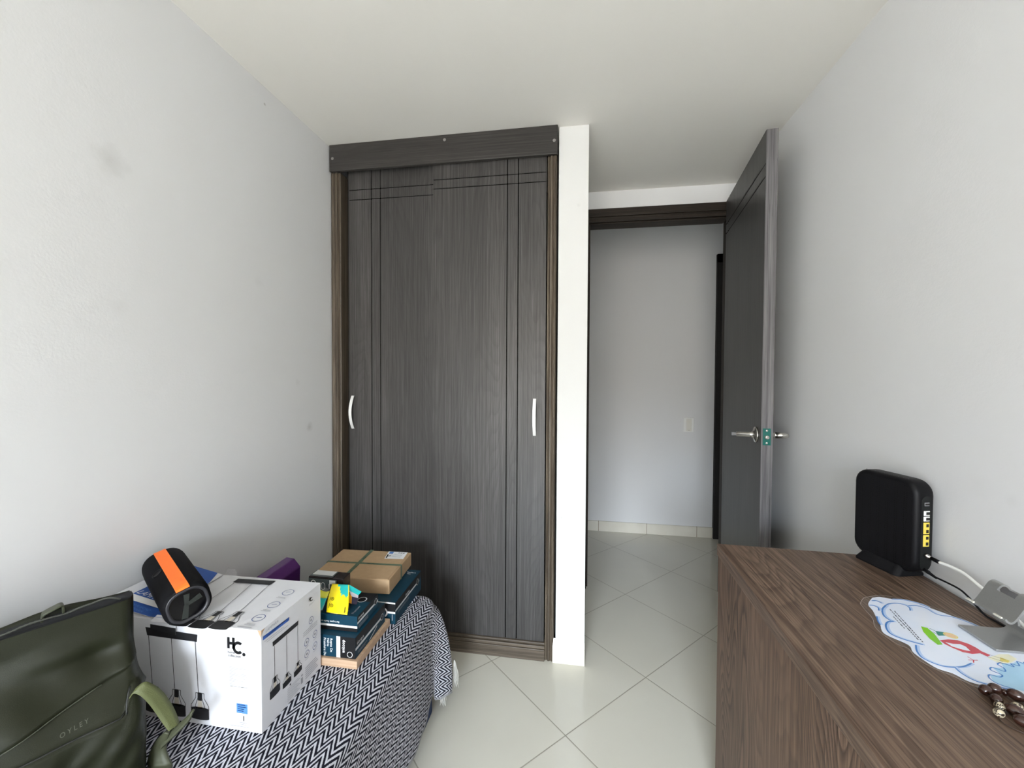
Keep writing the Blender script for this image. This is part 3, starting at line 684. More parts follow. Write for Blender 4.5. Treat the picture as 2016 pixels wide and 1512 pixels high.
# edge path: along the right side, round the corner, along the far end
path = []
ny = 64
for i in range(ny + 1): path.append(('s', lerp(.10, EY - CR, i / ny)))
nc = 18
for i in range(1, nc): path.append(('c', i / nc))
nf = 26
for i in range(nf + 1): path.append(('f', lerp(EX - CR, XL + .006, i / nf)))
def edge_info(p):
    k, t = p
    if k == 's':
        return V(EX, t, ZT), V(1, 0, 0), (EX, t), (1, 0)
    if k == 'f':
        return V(t, EY, ZT), V(0, 1, 0), (t, EY), (0, 1)
    a = math.radians(90 * t); o = V(math.cos(a), math.sin(a), 0)
    return V(EX - CR, EY - CR, ZT) + o * CR, o, (EX - CR + CR * o.x, EY - CR + CR * o.y), (o.x, o.y)
cols = []; uvc = []; NS = 26
for ip, p in enumerate(path):
    P0, o, uv0, uo = edge_info(p)
    k, t = p
    if k == 's':
        dr = .335 + .006 * math.sin(t * 23) + .004 * math.sin(t * 61); flare = .012 + .004 * math.sin(t * 17 + 1)
        near = sm((t - 1.25) / .10); flare += -.006 * near; dr += -.02 * near
    elif k == 'c':
        b = math.sin(math.pi * t) ; flare = .004 + .074 * sm(t * 2.2) * (1 - .45 * sm((t - .5) * 2)); dr = .330 + .022 * b
    else:
        u = (EX - CR - t) / .55; flare = .034 * (1 - sm(u * 3)) + .010 + .006 * math.sin(t * 31); dr = .33
    c = []; uu = []
    R = .022
    for j in range(NS + 1):
        s = j / NS
        if j <= 6:
            a = math.pi / 2 * j / 6; d = R * math.sin(a); z = ZT - R * (1 - math.cos(a)); L = R * a
            pos = P0 + o * (d - R * 0) + V(0, 0, z - ZT)
        else:
            q = (j - 6) / (NS - 6); L = R * math.pi / 2 + q * (dr - R)
            bul = math.sin(q * math.pi * .5) ** (.62 if k == 'c' else 1)
            pos = P0 + o * (R + flare * bul) + V(0, 0, -R - q * (dr - R))
            if k == 'c': pos += V(.010 * math.sin(t * 19 + q * 3) * q, .010 * math.cos(t * 23) * q, 0)
        pos -= o * R * 0.55
        c.append(pos); uu.append((uv0[0] + uo[0] * L, uv0[1] + uo[1] * L))
    cols.append(c); uvc.append(uu)
m.grid(cols, 0, True, False, uvc)
HEM = [c[-1] for c in cols]
def topz(x, y): return ZT
rows = []; uvr = []
for i in range(ny + 1):
    y = path[i][1]; E0 = cols[i][0]
    xs = [lerp(XL + .006, E0.x, j / 14) for j in range(15)]
    rows.append([(x, y, ZT) for x in xs]); uvr.append([(lerp(XL + .006, EX, j / 14), y) for j in range(15)])
m.grid(rows[::1], 0, True, False, uvr)
# far strip and corner fan
yc = EY - CR; rows = []; uvr = []
fc = [c[0] for c in cols[ny + nc:]]
rows.append([(p.x, yc, ZT) for p in fc]); rows.append([(p.x, p.y, ZT) for p in fc])
uvr = [[(p.x, yc) for p in fc], [(p.x, EY) for p in fc]]
m.grid(rows, 0, True, False, uvr)
ctr = m.vert((EX - CR, yc, ZT), (EX - CR, yc))
arc = [m.vert(cols[i][0], uvc[i][0]) for i in range(ny, ny + nc + 1)]
for i in range(len(arc) - 1): m.face((ctr, arc[i], arc[i + 1]), 0, True)
bo = m.build('woven_cloth', M['zig'], bl)
bo.modifiers.new('weld', 'WELD').merge_threshold = .0006
# frayed hem band
m = MB(); rows = []
random.seed(3)
for i, c in enumerate(cols):
    rows.append([c[-1] + V(0, 0, .004), c[-1] + V(.0006, .0006, -.003 - random.random() * .003)])
m.grid(rows, 0, True); m.build('frayed_hem', plain('grey_frayed_yarn', (.26, .26, .27), .95, var=.4), bl)
tas = plain('cream_yarn', (.58, .57, .53), .9, var=.2)
def tassel(top, tip, n=16, spread=.007, seed=1):
    random.seed(seed); m = MB(); top = V(*top); tip = V(*tip)
    for k in range(n):
        a = random.random() * 6.28; s = random.random() ** .5 * spread; pts = []
        e = tip + V(math.cos(a) * s, math.sin(a) * s, random.uniform(-.010, .020))
        for q in range(6):
            t = q / 5; w_ = math.sin(math.pi * min(1, t * .8)) * .7 + .2
            p = top.lerp(e, t) + V(math.cos(a), math.sin(a), 0) * s * w_ * .8 + V(random.uniform(-1, 1), random.uniform(-1, 1), 0) * .0022 * t
            pts.append(p)
        m.tube(catmull(pts, 3), .00075, seg=5)
    return m.build('tassel', tas, bl)
TS = [((-.4395, 1.437, .170), (-.437, 1.440, .072)), ((-.4720, 1.405, .070), (-.4705, 1.405, .032))]
tassel(*TS[0], n=30, spread=.008, seed=4); tassel(*TS[1], n=26, spread=.008, seed=9)
tassel((-.62, 1.47, .085), (-.62, 1.474, .03), seed=5); tassel((-.75, 1.46, .085), (-.75, 1.464, .03), seed=6)

# ------------------------------------------------------------------ boxes on the bench
ZB = ZT + .0005
card_w = plain('white_printed_carton', (.64, .64, .665), .38, spec=.4)
cardb = plain('raw_cardboard', (.42, .28, .17), .8)
INK = {k: plain('print_' + k, c, .45, spec=.22) for k, c in (('black', (.018, .018, .020)), ('grey', (.30, .30, .32)), ('lgrey', (.34, .34, .36)), ('blue', (.035, .10, .36)), ('deepblue', (.028, .060, .20)), ('midblue', (.08, .21, .55)), ('white', (.82, .82, .82)), ('wire', (.10, .10, .10)), ('bulb', (.55, .50, .42)), ('petrol', (.004, .034, .060)), ('ink', (.010, .010, .011)), ('silver', (.55, .56, .56)), ('teal', (.02, .42, .40)), ('yellow', (.86, .70, .01)), ('orange', (.75, .32, .02)), ('green', (.03, .14, .07)), ('dgreen', (.02, .05, .03)))}
IN = list(INK)
def mats(first): return [first] + [INK[k] for k in IN]
def ix(k): return IN.index(k) + 1

lb = thing('lamp_box', 'large white printed carton of a three shade pendant lamp', 'box', (-.9, .9, ZT))
X0, X1, Yf, Yk, Z1 = -1.108, -.688, .797, 1.009, .654
m = MB()
# carton: flat top on the right, left part of the top lifted towards the wall
m.hexa([(X0, Yf, ZB), (X1, Yf, ZB), (X1, Yk, ZB), (X0, Yk, ZB), (X0, Yf, Z1 - .004), (X1, Yf, Z1), (X1, Yk, Z1), (X0, Yk, Z1 - .004)])
FU = lambda u, v: V(u, Yf - .0006, v)
RU = lambda u, v: V(X1 + .0006, u, v)
TU = lambda u, v: V(u, v, Z1 + .0006)
def pend(PP, cx, z0, z1, s, wirem, shear=0):
    """printed pendant shade: cord end z0 (top), foot z1, half width s"""
    h = z0 - z1; f = lambda x, z: (cx + x + 0 * z, z)
    m.poly2d(PP, [f(-.20 * s, z0), f(.20 * s, z0), f(.22 * s, z0 - .30 * h), f(-.22 * s, z0 - .30 * h)][::-1], ix('black'))
    m.poly2d(PP, [f(-.22 * s, z0 - .30 * h), f(.22 * s, z0 - .30 * h), f(.30 * s, z0 - .60 * h), f(-.30 * s, z0 - .60 * h)][::-1], ix('bulb'))
    for q in (-1, -.5, .5, 1):
        m.strip2d(PP, [f(q * .45 * s, z0 - .02 * h), f(q * .45 * s, z0 - .20 * h), f(q * .95 * s, z0 - .48 * h), f(q * .97 * s, z0 - .62 * h)], s * .07, ix('wire'))
    m.strip2d(PP, [f(-.45 * s, z0 - .02 * h), f(.45 * s, z0 - .02 * h)], s * .07, ix('wire'))
    pts = [f(s * .97 * math.cos(t), z0 - .60 * h + s * .16 * math.sin(t)) for t in [math.pi * k / 10 for k in range(11)]]
    pts += [f(-s * 1.0, z1 + .05 * h)] + [f(s * 1.0 * math.cos(t), z1 + .05 * h + s * .16 * math.sin(t)) for t in [math.pi + math.pi * k / 8 for k in range(1, 8)]] + [f(s, z1 + .05 * h)]
    m.poly2d(PP, pts, ix('black'))
# front face
m.poly2d(FU, [(-.9912, .6316), (-.9866, .6125), (-.8529, .6108), (-.8509, .6279)], ix('black'))
for a, b in (((-.9828, .6123), (-.9746, .4988)), ((-.9209, .6134), (-.9134, .495)), ((-.8573, .6113), (-.8502, .493))):
    m.strip2d(FU, [a, b], .0016, ix('black'))
pend(FU, -.8466, .494, .4315, .024, 0); pend(FU, -.9085, .494, .431, .024, 0); pend(FU, -.9690, .494, .431, .024, 0)
def hc(PP, x, z, s):
    """the H C monogram with a dot; x,z lower left of the H, s its height"""
    q = s
    for a, b in ((0, .25), (.50, .75)): m.rect2d(PP, x + a * q, z + .0, x + b * q, z + q, ix('ink'))
    m.rect2d(PP, x + .25 * q, z + .36 * q, x + .50 * q, z + .60 * q, ix('ink'))
    cx, cz, r = x + 1.10 * q, z + .14 * q, .44 * q
    for k in range(20):
        a, b = math.radians(48 + 264 * k / 20), math.radians(48 + 264 * (k + 1) / 20)
        f = lambda t, d: PP(cx + (r + d) * math.cos(t), cz + (r + d) * math.sin(t))
        m.poly([f(a, -.13 * q), f(a, .13 * q), f(b, .13 * q), f(b, -.13 * q)], ix('ink'))
    m.disc2d(PP, (x + 1.66 * q, z - .40 * q), .16 * q, ix('ink'))
hc(FU, -.7738, .6055, .0255)
m.text2d(FU, 'home', (-.7728, .5945), .0085, ix('ink')); m.text2d(FU, 'collection', (-.7725, .587), .0085, ix('ink')); m.rect2d(FU, -.7728, .6012, -.766, .6022, ix('grey'))
random.seed(11)
for k in range(17):
    z = .5635 - k * .00275
    if k in (1, 6, 7): m.rect2d(FU, -.769, z, -.769 + (.045 if k > 5 else .052), z + .0009, ix('lgrey'))
    else:
        m.rect2d(FU, -.769, z, -.769 + random.uniform(.008, .022), z + .0009, ix('lgrey'))
        m.rect2d(FU, -.7405, z, -.7405 + random.uniform(.005, .014), z + .0009, ix('lgrey'))
m.rect2d(FU, -.7655, .5195, -.717, .5205, ix('lgrey')); m.ring2d(FU, (-.7235, .5385), .0035, .0007, ix('lgrey'))
m.rect2d(FU, -.7515, .4605, -.7237, .4822, ix('midblue'))
for k, w_ in enumerate((.019, .021, .016, .014)): m.rect2d(FU, -.748, .4785 - k * .0045, -.748 + w_, .4800 - k * .0045, ix('white'))
m.text2d(FU, '1', (-.7375, .4437), .0165, ix('ink'), bold=.01)
m.rect2d(FU, -.7455, .4385, -.7255, .4397, ix('lgrey')); m.rect2d(FU, -.7455, .4345, -.7225, .4354, ix('lgrey')); m.rect2d(FU, -.770, .4295, -.720, .4304, ix('lgrey'))
# right face
m.text2d(RU, 'LÁMPARA', (.8088, .6415), .0092, ix('grey'), shear=.25)
m.poly2d(RU, [(.8013, .6375), (.8012, .6291), (.8851, .6243), (.8852, .6324)][::-1], ix('blue'))
m.rect2d(RU, .810, .6305, .875, .6322, ix('lgrey'))
for z, a, b in ((.6225, .806, .868), (.6175, .812, .882)): m.poly2d(RU, [(a, z), (b, z - .004), (b, z - .0028), (a, z + .0012)], ix('lgrey'))
m.poly2d(RU, [(.8302, .6064), (.8314, .5953), (.9176, .5932), (.9187, .6041)], ix('black'))
for y, z0, z1 in ((.836, .5945, .520), (.876, .593, .496), (.9157, .5925, .492)): m.strip2d(RU, [(y, z0), (y + .0004, z1)], .0014, ix('wire'))
pend(RU, .8370, .521, .476, .0165, 0); pend(RU, .8766, .500, .4705, .0150, 0); pend(RU, .9157, .500, .470, .0150, 0)
hc(RU, .9595, .629, .0095)
m.rect2d(RU, .960, .6195, .984, .6203, ix('grey')); m.rect2d(RU, .960, .617, .978, .6178, ix('grey'))
for c in ((.9681, .5752), (.9837, .5285), (.9498, .5282), (.9834, .4969), (.9506, .4968)):
    m.ring2d(RU, c, .0088, .0011, ix('deepblue')); m.disc2d(RU, c, .003, ix('grey')); m.rect2d(RU, c[0] - .007, c[1] - .0135, c[0] + .007, c[1] - .0125, ix('lgrey'))
for z in (.558, .5535, .549): m.rect2d(RU, .936, z, .994, z + .0016, ix('lgrey'))
for k in range(6): m.rect2d(RU, .944, .434 + k * .0055, .944 + .052 - .004 * (k % 3), .4365 + k * .0055, ix('lgrey'))
for k in range(8): m.rect2d(RU, .878, .428 + k * .0042, .878 + .045 - .006 * (k % 3), .4292 + k * .0042, ix('lgrey'))
m.rect2d(RU, .927, .434, .934, .449, ix('grey')); m.rect2d(RU, .886, .4615, .890, .466, ix('ink')); m.rect2d(RU, .928, .453, .934, .457, ix('grey'))
# top face
m.poly2d(TU, [(-.9253, .991), (-.9247, .972), (-.8139, .9744), (-.8135, .9968)], ix('black'))
for a, b in (((-.9179, .972), (-.9042, .8415)), ((-.8663, .973), (-.8400, .848)), ((-.8163, .9745), (-.7935, .855))): m.strip2d(TU, [a, b], .0012, ix('black'))
pend(TU, -.8385, .846, .780, .024, 0); pend(TU, -.7900, .853, .784, .024, 0); pend(TU, -.888, .846, .780, .024, 0)
for c in ((-.7394, .9494), (-.7342, .8921), (-.7294, .8378)):
    m.ring2d(TU, c, .0135, .0014, ix('deepblue')); m.strip2d(TU, [(c[0] - .006, c[1]), (c[0] + .006, c[1] + .003)], .0014, ix('deepblue'))
    m.rect2d(TU, c[0] - .010, c[1] - .024, c[0] + .010, c[1] - .0225, ix('lgrey')); m.rect2d(TU, c[0] - .013, c[1] - .028, c[0] + .013, c[1] - .0265, ix('lgrey'))
m.rect2d(TU, -.752, .8005, -.716, .803, ix('lgrey'))
# blue printed corner of the top, on the part that rises towards the wall
def TB(u, v): return V(u, v, Z1 + .0010 + max(0, (-.985 - u)) * .17)
m.poly2d(TB, [(-.985, .8000), (-.9394, .8000), (-.985, .961)], ix('blue'))
m.poly2d(TB, [(-1.092, .8000), (-.985, .8000), (-.985, .961), (-1.003, 1.0036), (-1.092, 1.005)], ix('blue'))
TB2 = lambda u, v: TB(u, v) + V(0, 0, .0006)
m.poly2d(TB2, [(-1.092, .829), (-.952, .8225), (-.957, .841), (-1.092, .8485)], ix('white'))
TB3 = lambda u, v: TB(u, v) + V(0, 0, .0010)
m.text2d(TB3, 'LÁMPARA', (-1.089, .8535), .0205, ix('white'), shear=.3, rot=-.06)
m.text2d(TB3, 'SUSPENDIDA', (-1.088, .8335), .0125, ix('grey'), shear=.3, rot=-.06); 
m.text2d(TB3, 'LAMPE DE PLAFOND', (-1.088, .817), .0095, ix('midblue'), shear=.3, rot=-.06); m.text2d(TB3, 'LUMINÁRIA', (-1.06, .8055), .0095, ix('midblue'), shear=.3, rot=-.06)
# worn corner showing raw board
m.poly2d(FU, [(-.688, .654), (-.697, .654), (-.690, .640), (-.688, .637)], len(IN) + 1)
m.poly2d(RU, [(.797, .654), (.797, .640), (.801, .648), (.808, .654)], len(IN) + 1)
m.build('carton', mats(card_w) + [cardb], lb)
m = MB(); m.hexa([(-1.1165, .800, .680), (-1.090, .800, .6710), (-1.090, 1.004, .6710), (-1.1165, 1.004, .680), (-1.1165, .800, .6815), (-1.090, .800, .6725), (-1.090, 1.004, .6725), (-1.1165, 1.004, .6815)])
m.hexa([(-1.092, .8005, .6710), (-.985, .8005, .6535), (-.985, 1.0035, .6535), (-1.092, 1.0035, .6710), (-1.092, .8005, .6722), (-.985, .8005, .6546), (-.985, 1.0035, .6546), (-1.092, 1.0035, .6722)])
m.build('flap', card_w, lb)
# folded tab stuck over the front top edge
m = MB(); m.hexa([(-.9725, .7930, .648), (-.9040, .7930, .648), (-.9030, .805, .6562), (-.9680, .805, .6565), (-.9725, .7920, .6495), (-.9040, .7920, .6495), (-.9030, .805, .6575), (-.9680, .805, .6578)], 0)
m.poly([(-.9725, .7928, .648), (-.9750, .7945, .630), (-.9060, .7945, .6225), (-.9040, .7928, .648)], 0)
m.poly([(-.9732, .7926, .6425), (-.9751, .7943, .6302), (-.9061, .7943, .6227), (-.9046, .7926, .6395)], 1)
m.build('closing_tab', [card_w, INK['black']], lb)
clearp = NT('clear_film'); clearp.set(Base_Color=(.92, .92, .92), Roughness=.10, Alpha=.13); M['clear'] = clearp.mat
m = MB(); m.grid([[(-.985 + .011 * i, 1.0115 + .002 * math.sin(i * 2), .645), (-.985 + .011 * i, 1.013 + .003 * math.sin(i * 2.3), .660), (-.983 + .010 * i, 1.016 + .004 * math.cos(i * 3), .671 - .003 * i)] for i in range(4)])
m.build('torn_tape', M['clear'], lb)

# speaker lying across the lamp box
sp = thing('bluetooth_speaker', 'black bluetooth speaker with an orange stripe on the lamp box', 'speaker', (-.93, .86, Z1))
ax = V(-.855, .519, .046).normalized(); hh = V(.519, .855, 0).normalized(); uu_ = hh.cross(ax) * -1
uu_ = ax.cross(hh); uu_ = uu_ if uu_.z > 0 else -uu_
roll = math.radians(14); h2 = hh * math.cos(roll) + uu_ * math.sin(roll); u2 = -hh * math.sin(roll) + uu_ * math.cos(roll)
NC = V(-.860, .784, .7035); SL_ = .262; SW, SH = .090, .088
def SP(d, a, b): return NC + ax * d + h2 * a + u2 * b
def sloop(d, k, w=SW, h=SH, r=.036): 
    return [SP(d, (x - w / 2) * k, (y - h / 2) * k) for x, y in rrect(w, h, r, 8)]
m = MB(); rows = []
for d, k in ((.0, .80), (.0006, .86), (.003, .93), (.008, .98), (.014, 1.0), (SL_ - .022, 1.0), (SL_ - .012, .975), (SL_ - .004, .90), (SL_, .80)): rows.append(sloop(d, k))
ids = m.grid(rows, 0, True, True); m.face(ids[-1])
m.build('speaker_body', plain('black_speaker_fabric', (.004, .004, .005), .75, spec=.12, bump=.25, bscale=900), sp)
m = MB(); rows = [sloop(-.0004, .86), sloop(-.0012, .84), sloop(-.0010, .74), sloop(.003, .72)]
m.grid(rows, 0, True, True); m.build('end_ring', plain('grey_rubber_ring', (.022, .022, .026), .38), sp)
m = MB(); m.poly(sloop(.0035, .73)); rows = [sloop(.0035, .73), sloop(.0005, .735)]; m.grid(rows, 0, True, True)
rad = m.build('passive_radiator', plain('glossy_black_cone', (.002, .002, .003), .15, spec=.3), sp)
m = MB()
for (x1, y1, x2, y2, w0, w1) in ((-.003, .000, .003, .024, .0035, .0055), (-.003, .000, .026, .006, .0035, .006), (-.003, .000, -.013, -.029, .0045, .006)):
    d = Vector((x2 - x1, y2 - y1)).normalized(); q = Vector((-d.y, d.x))
    a, b, c, e = [Vector((x1, y1)) + q * w0, Vector((x1, y1)) - q * w0, Vector((x2, y2)) - q * w1, Vector((x2, y2)) + q * w1]
    m.prism([SP(.0032, p.x, p.y) for p in (a, b, c, e)], ax * -.001)
m.build('radiator_emblem', plain('smoke_grey_plastic', (.019, .023, .021), .3), rad)
m = MB(); rows = []
SD = (-.0004, .0035, .013, SL_ - .022, SL_ - .009)
for d, k in zip(SD, (.88, .95, 1, 1, .955)):
    rows.append([SP(d, a, SH / 2 * k + .0012) for a in (-.0125, .0125)])
rows2 = [[SP(max(d, .002), a, SH / 2 * .86) for a in (-.0125, .0125)] for d in SD]
m.grid(rows, 0, False); 
for i in range(4):
    for e in (0, 1): m.poly([rows[i][e], rows[i + 1][e], rows2[i + 1][e], rows2[i][e]])
m.poly([rows[0][0], rows[0][1], rows2[0][1], rows2[0][0]]); m.poly([rows[4][0], rows[4][1], rows2[4][1], rows2[4][0]])
ST = lambda u, v: SP(u, v, SH / 2 + .0016)
m.text2d(ST, 'ww', (.030, .003), .012, 1, rot=0); m.strip2d(ST, [(.058, -.004), (.058, .004)], .0015, 1)
m.build('orange_stripe', [plain('orange_rubber', (.90, .16, .012), .5), plain('orange_emboss', (.70, .13, .012), .5)], sp)
m = MB(); c = SP(.135, -.0235, .0408); nn = (u2 * .916 - h2 * .402).normalized(); m.lathe(c - nn * .002, nn, [(0, .0118), (.0032, .0115), (.0036, .0100), (.0026, .0090), (.0026, .001)], seg=24); m.build('round_button', M['black'], sp)

# purple box behind the lamp box
pb = thing('purple_box', 'glossy purple box lying behind the white lamp box', 'box', (-1.0, 1.2, ZT))
m = MB(); prf = [(0, 0), (.004, .120), (-.020, .147), (-.049, .150), (-.075, .132), (-.075, 0)]
f0, f1 = V(-.9655, 1.035, ZB), V(-.9755, 1.312, ZB)
m.prism([f0 + V(a, 0, b * .97) for a, b in prf], f1 - f0)
m.build('purple_carton', plain('glossy_purple_print', (.090, .022, .145), .22, spec=.6), pb, bevel=.003)

# light wooden tray/board under the boxes
bdd = thing('wooden_board', 'flat pale wooden board under the two stacked boxes', 'board', (-.7, 1.1, ZT))
m = MB(); m.box((-.93, 1.0145, ZB), (-.5845, 1.215, .4425))
m.build('board_slab', wood('pale_pine', (.36, .225, .135), (.46, .31, .20), (.54, .385, .27), 'X', .5, .5, 3, .2, (.40, .26, .16)), bdd, bevel=.0015)

petrol = INK['petrol']
def emblem(PP, c, r, a, b, mm):
    mm.disc2d(PP, c, r, a); mm.ring2d(PP, c, r, r * .28, b)
    mm.poly2d(PP, [(c[0] - r * .28, c[1] - r * .5), (c[0] + r * .28, c[1] - r * .5), (c[0] + r * .12, c[1] - .05 * r), (c[0] + r * .28, c[1] + r * .5), (c[0] - r * .28, c[1] + r * .5), (c[0] - r * .12, c[1] + .05 * r)], b)
# lower fixture box
b1 = thing('fixture_box', 'petrol blue and black bath fixture box on the wooden board, lower of two', 'box', (-.7, 1.1, .4425), 'bath fixture boxes on the bench')
m = MB(); x0, x1, y0, y1, z0, z1 = -.920, -.5935, 1.0225, 1.197, .443, .5025
m.box((x0, y0, z0), (x1, y1, z1), 0)
FU = lambda u, v: V(u, y0 - .0005, v); FU2 = lambda u, v: V(u, y0 - .0008, v); RU = lambda u, v: V(x1 + .0005, u, v); RU2 = lambda u, v: V(x1 + .0008, u, v)
m.rect2d(FU, -.638, z0 + .0005, x1, z1 - .0005, ix('ink')); m.rect2d(FU, -.6495, z0 + .0005, -.638, z1 - .0005, ix('white'))
m.text2d(FU2, 'docqua', (-.6305, .4945), .0125, ix('white'), rot=-math.pi / 2, bold=.008); emblem(FU2, (-.6095, .4545), .0072, ix('ink'), ix('white'), m)
for k, t_ in enumerate(('Repisa De', 'Vidrio', 'Prateleira De')): m.text2d(FU2, t_, (-.6675 - k * .0098, .4945), .0094, ix('white'), rot=-math.pi / 2, bold=.006)
m.rect2d(RU, y0, .4755, y1, z1 - .0003, ix('ink')); m.rect2d(RU, y0, .4655, y1 - .012, .4725, ix('silver'))
m.text2d(RU2, 'docqua', (1.030, .4785), .0125, ix('silver'), bold=.006); emblem(RU2, (1.176, .470), .0085, ix('ink'), ix('silver'), m)
m.rect2d(RU2, 1.035, .4555, 1.085, .4567, ix('lgrey')); m.rect2d(RU2, 1.035, .4515, 1.075, .4525, ix('lgrey')); m.strip2d(RU2, [(1.098, .447), (1.145, .462)], .0035, ix('silver'))
m.build('printed_carton', mats(petrol), b1)
# upper fixture box
b2 = thing('fixture_box', 'petrol blue box stacked on the lower fixture box, yellow wrapper on it', 'box', (-.7, 1.1, .5025), 'bath fixture boxes on the bench')
m = MB(); x0, x1, y0, y1, z0, z1 = -.860, -.6010, 1.0460, 1.166, .503, .5465
m.box((x0, y0, z0), (x1, y1, z1), 0)
FU = lambda u, v: V(u, y0 - .0005, v); FU2 = lambda u, v: V(u, y0 - .0008, v); RU = lambda u, v: V(x1 + .0005, u, v); RU2 = lambda u, v: V(x1 + .0008, u, v); TU = lambda u, v: V(u, v, z1 + .0005); TU2 = lambda u, v: V(u, v, z1 + .0009)
m.rect2d(FU, x0, z0, x1, .5130, ix('ink')); m.rect2d(FU, x0, .5130, x1, .5190, ix('white'))
m.text2d(FU2, 'Barra para Toalla en', (-.655, .5282), .0068, ix('white'), rot=math.pi, bold=.006)
m.rect2d(RU, y0, .5315, y1, z1, ix('ink')); m.rect2d(RU, y0, .5245, y1, .5305, ix('silver'))
m.text2d(RU2, 'docqua', (1.050, .5355), .0105, ix('silver'), bold=.006); emblem(RU2, (1.150, .532), .0082, ix('ink'), ix('silver'), m)
for z in (.518, .5145, .511): m.rect2d(RU2, 1.052, z, 1.105, z + .0009, ix('lgrey'))
m.rect2d(TU, x0, 1.120, x1, y1, ix('ink')); m.rect2d(TU, x0, 1.118, -.640, 1.122, ix('silver')); emblem(TU2, (-.632, 1.128), .0125, ix('ink'), ix('white'), m)
m.text2d(TU2, 'Premium', (-.618, 1.056), .0105, ix('lgrey'), rot=math.pi / 2, bold=.004)
m.build('printed_carton', mats(petrol), b2)
# far fixture box
b3 = thing('fixture_box', 'petrol blue box at the far end of the bench, under the cardboard parcel', 'box', (-.7, 1.33, ZT), 'bath fixture boxes on the bench')
m = MB(); x0, x1, y0, y1, z0, z1 = -.87, -.5705, 1.2225, 1.442, ZB, .4905
m.box((x0, y0, z0), (x1, y1, z1), 0)
FU = lambda u, v: V(u, y0 - .0005, v); FU2 = lambda u, v: V(u, y0 - .0008, v); RU = lambda u, v: V(x1 + .0005, u, v); RU2 = lambda u, v: V(x1 + .0008, u, v); TU = lambda u, v: V(u, v, z1 + .0005)
m.rect2d(FU, x0, .4605, x1, z1 - .0045, ix('ink')); m.rect2d(FU, -.60, .4545, x1, .4605, ix('white')); m.rect2d(FU, x0, z1 - .0045, x1, z1, ix('white'))
m.ring2d(FU2, (-.612, .4565), .0135, .005, ix('white')); m.rect2d(FU2, -.5815, .432, -.5795, .452, ix('lgrey'))
m.rect2d(RU, y0, .468, y1, z1, ix('ink')); m.rect2d(RU, y0, .4605, y1 - .02, .4665, ix('silver')); emblem(RU2, (1.405, .4665), .0100, ix('ink'), ix('silver'), m)
m.text2d(RU2, 'docqua', (1.300, .4705), .0115, ix('silver'), bold=.006)
for z in (.4525, .4485): m.rect2d(RU2, 1.24, z, 1.33, z + .0009, ix('lgrey'))
m.text2d(TU, 'Toallero', (-.618, 1.418), .0105, ix('white')); m.text2d(TU, 'Aro', (-.612, 1.408), .0085, ix('white'))
m.build('printed_carton', mats(petrol), b3)

# cardboard parcel
pl = thing('parcel', 'brown cardboard parcel tied crosswise with printed green tape', 'parcel', (-.75, 1.37, .4905))
pa_ = math.radians(3.2); pu = V(math.cos(pa_), math.sin(pa_), 0); pv = V(-math.sin(pa_), math.cos(pa_), 0)
PO = V(-.6110, 1.264, .4912); PW, PD, PH = .2750, .2120, .0490
def PP3(s, t, z): q = PO - pu * s + pv * t; return V(q.x, q.y, PO.z + z)     # s from the right edge, t from the near edge
kraft = NT('kraft_cardboard'); kraft.set(Base_Color=kraft.mix(kraft.noise(kraft.obj(), 60, 3), (.37, .245, .135), (.45, .305, .175)), Roughness=.75); M['kraft'] = kraft.mat
m = MB(); m.hexa([PP3(PW, 0, 0), PP3(0, 0, 0), PP3(0, PD, 0), PP3(PW, PD, 0), PP3(PW, 0, PH), PP3(0, 0, PH), PP3(0, PD, PH), PP3(PW, PD, PH)])
m.build('parcel_box', M['kraft'], pl, bevel=.0025)
m = MB(); m.obox(PP3(PW - .006, .0025, PH), pu * (PW - .012), pv * (PD - .006), (0, 0, .0012)); m.build('lid', M['kraft'], pl, bevel=.0008)
tp = [plain('green_tape', (.105, .155, .100), .5), INK['dgreen']]
def PT_(s, t): return PP3(s, t, PH + .0020)
m = MB(); e = .0016
m.poly([PP3(PW + e, .098, PH + e), PP3(-e, .098, PH + e), PP3(-e, .110, PH + e), PP3(PW + e, .110, PH + e)])
m.poly([PP3(-e, .098, 0), PP3(-e, .110, 0), PP3(-e, .110, PH + e), PP3(-e, .098, PH + e)]); m.poly([PP3(PW + e, .098, 0), PP3(PW + e, .098, PH + e), PP3(PW + e, .110, PH + e), PP3(PW + e, .110, 0)])
m.text2d(lambda u, v: PP3(PW - u, v, PH + .0022), 'NO ACEPTE', (.030, .1005), .0095, 1, bold=.01); m.text2d(lambda u, v: PP3(PW - u, v, PH + .0022), 'SIN SELLO', (.150, .1005), .0090, 1, bold=.01)
m.build('tape', tp, pl)
m = MB(); e = .0022
m.poly([PP3(.164, -e, PH + e), PP3(.150, -e, PH + e), PP3(.150, PD + e, PH + e), PP3(.164, PD + e, PH + e)])
m.poly([PP3(.164, -e, 0), PP3(.150, -e, 0), PP3(.150, -e, PH + e), PP3(.164, -e, PH + e)]); m.poly([PP3(.150, PD + e, 0), PP3(.164, PD + e, 0), PP3(.164, PD + e, PH + e), PP3(.150, PD + e, PH + e)])
m.text2d(lambda u, v: PP3(.161 - u, v, PH + .0030), 'SELLO', (.0095, .02), .0090, 1, rot=math.pi / 2, bold=.01); m.text2d(lambda u, v: PP3(.161 - u, v, PH + .0030), 'SELLO', (.0095, .13), .0090, 1, rot=math.pi / 2, bold=.01)
m.build('tape', tp, pl)
m = MB(); LU = lambda u, v: V(u, v, PO.z + PH + .0018)
m.poly2d(LU, [(-.711, 1.467), (-.6994, 1.4069), (-.6291, 1.4144), (-.6357, 1.472)], 0)
LU2 = lambda u, v: V(u, v, PO.z + PH + .0024)
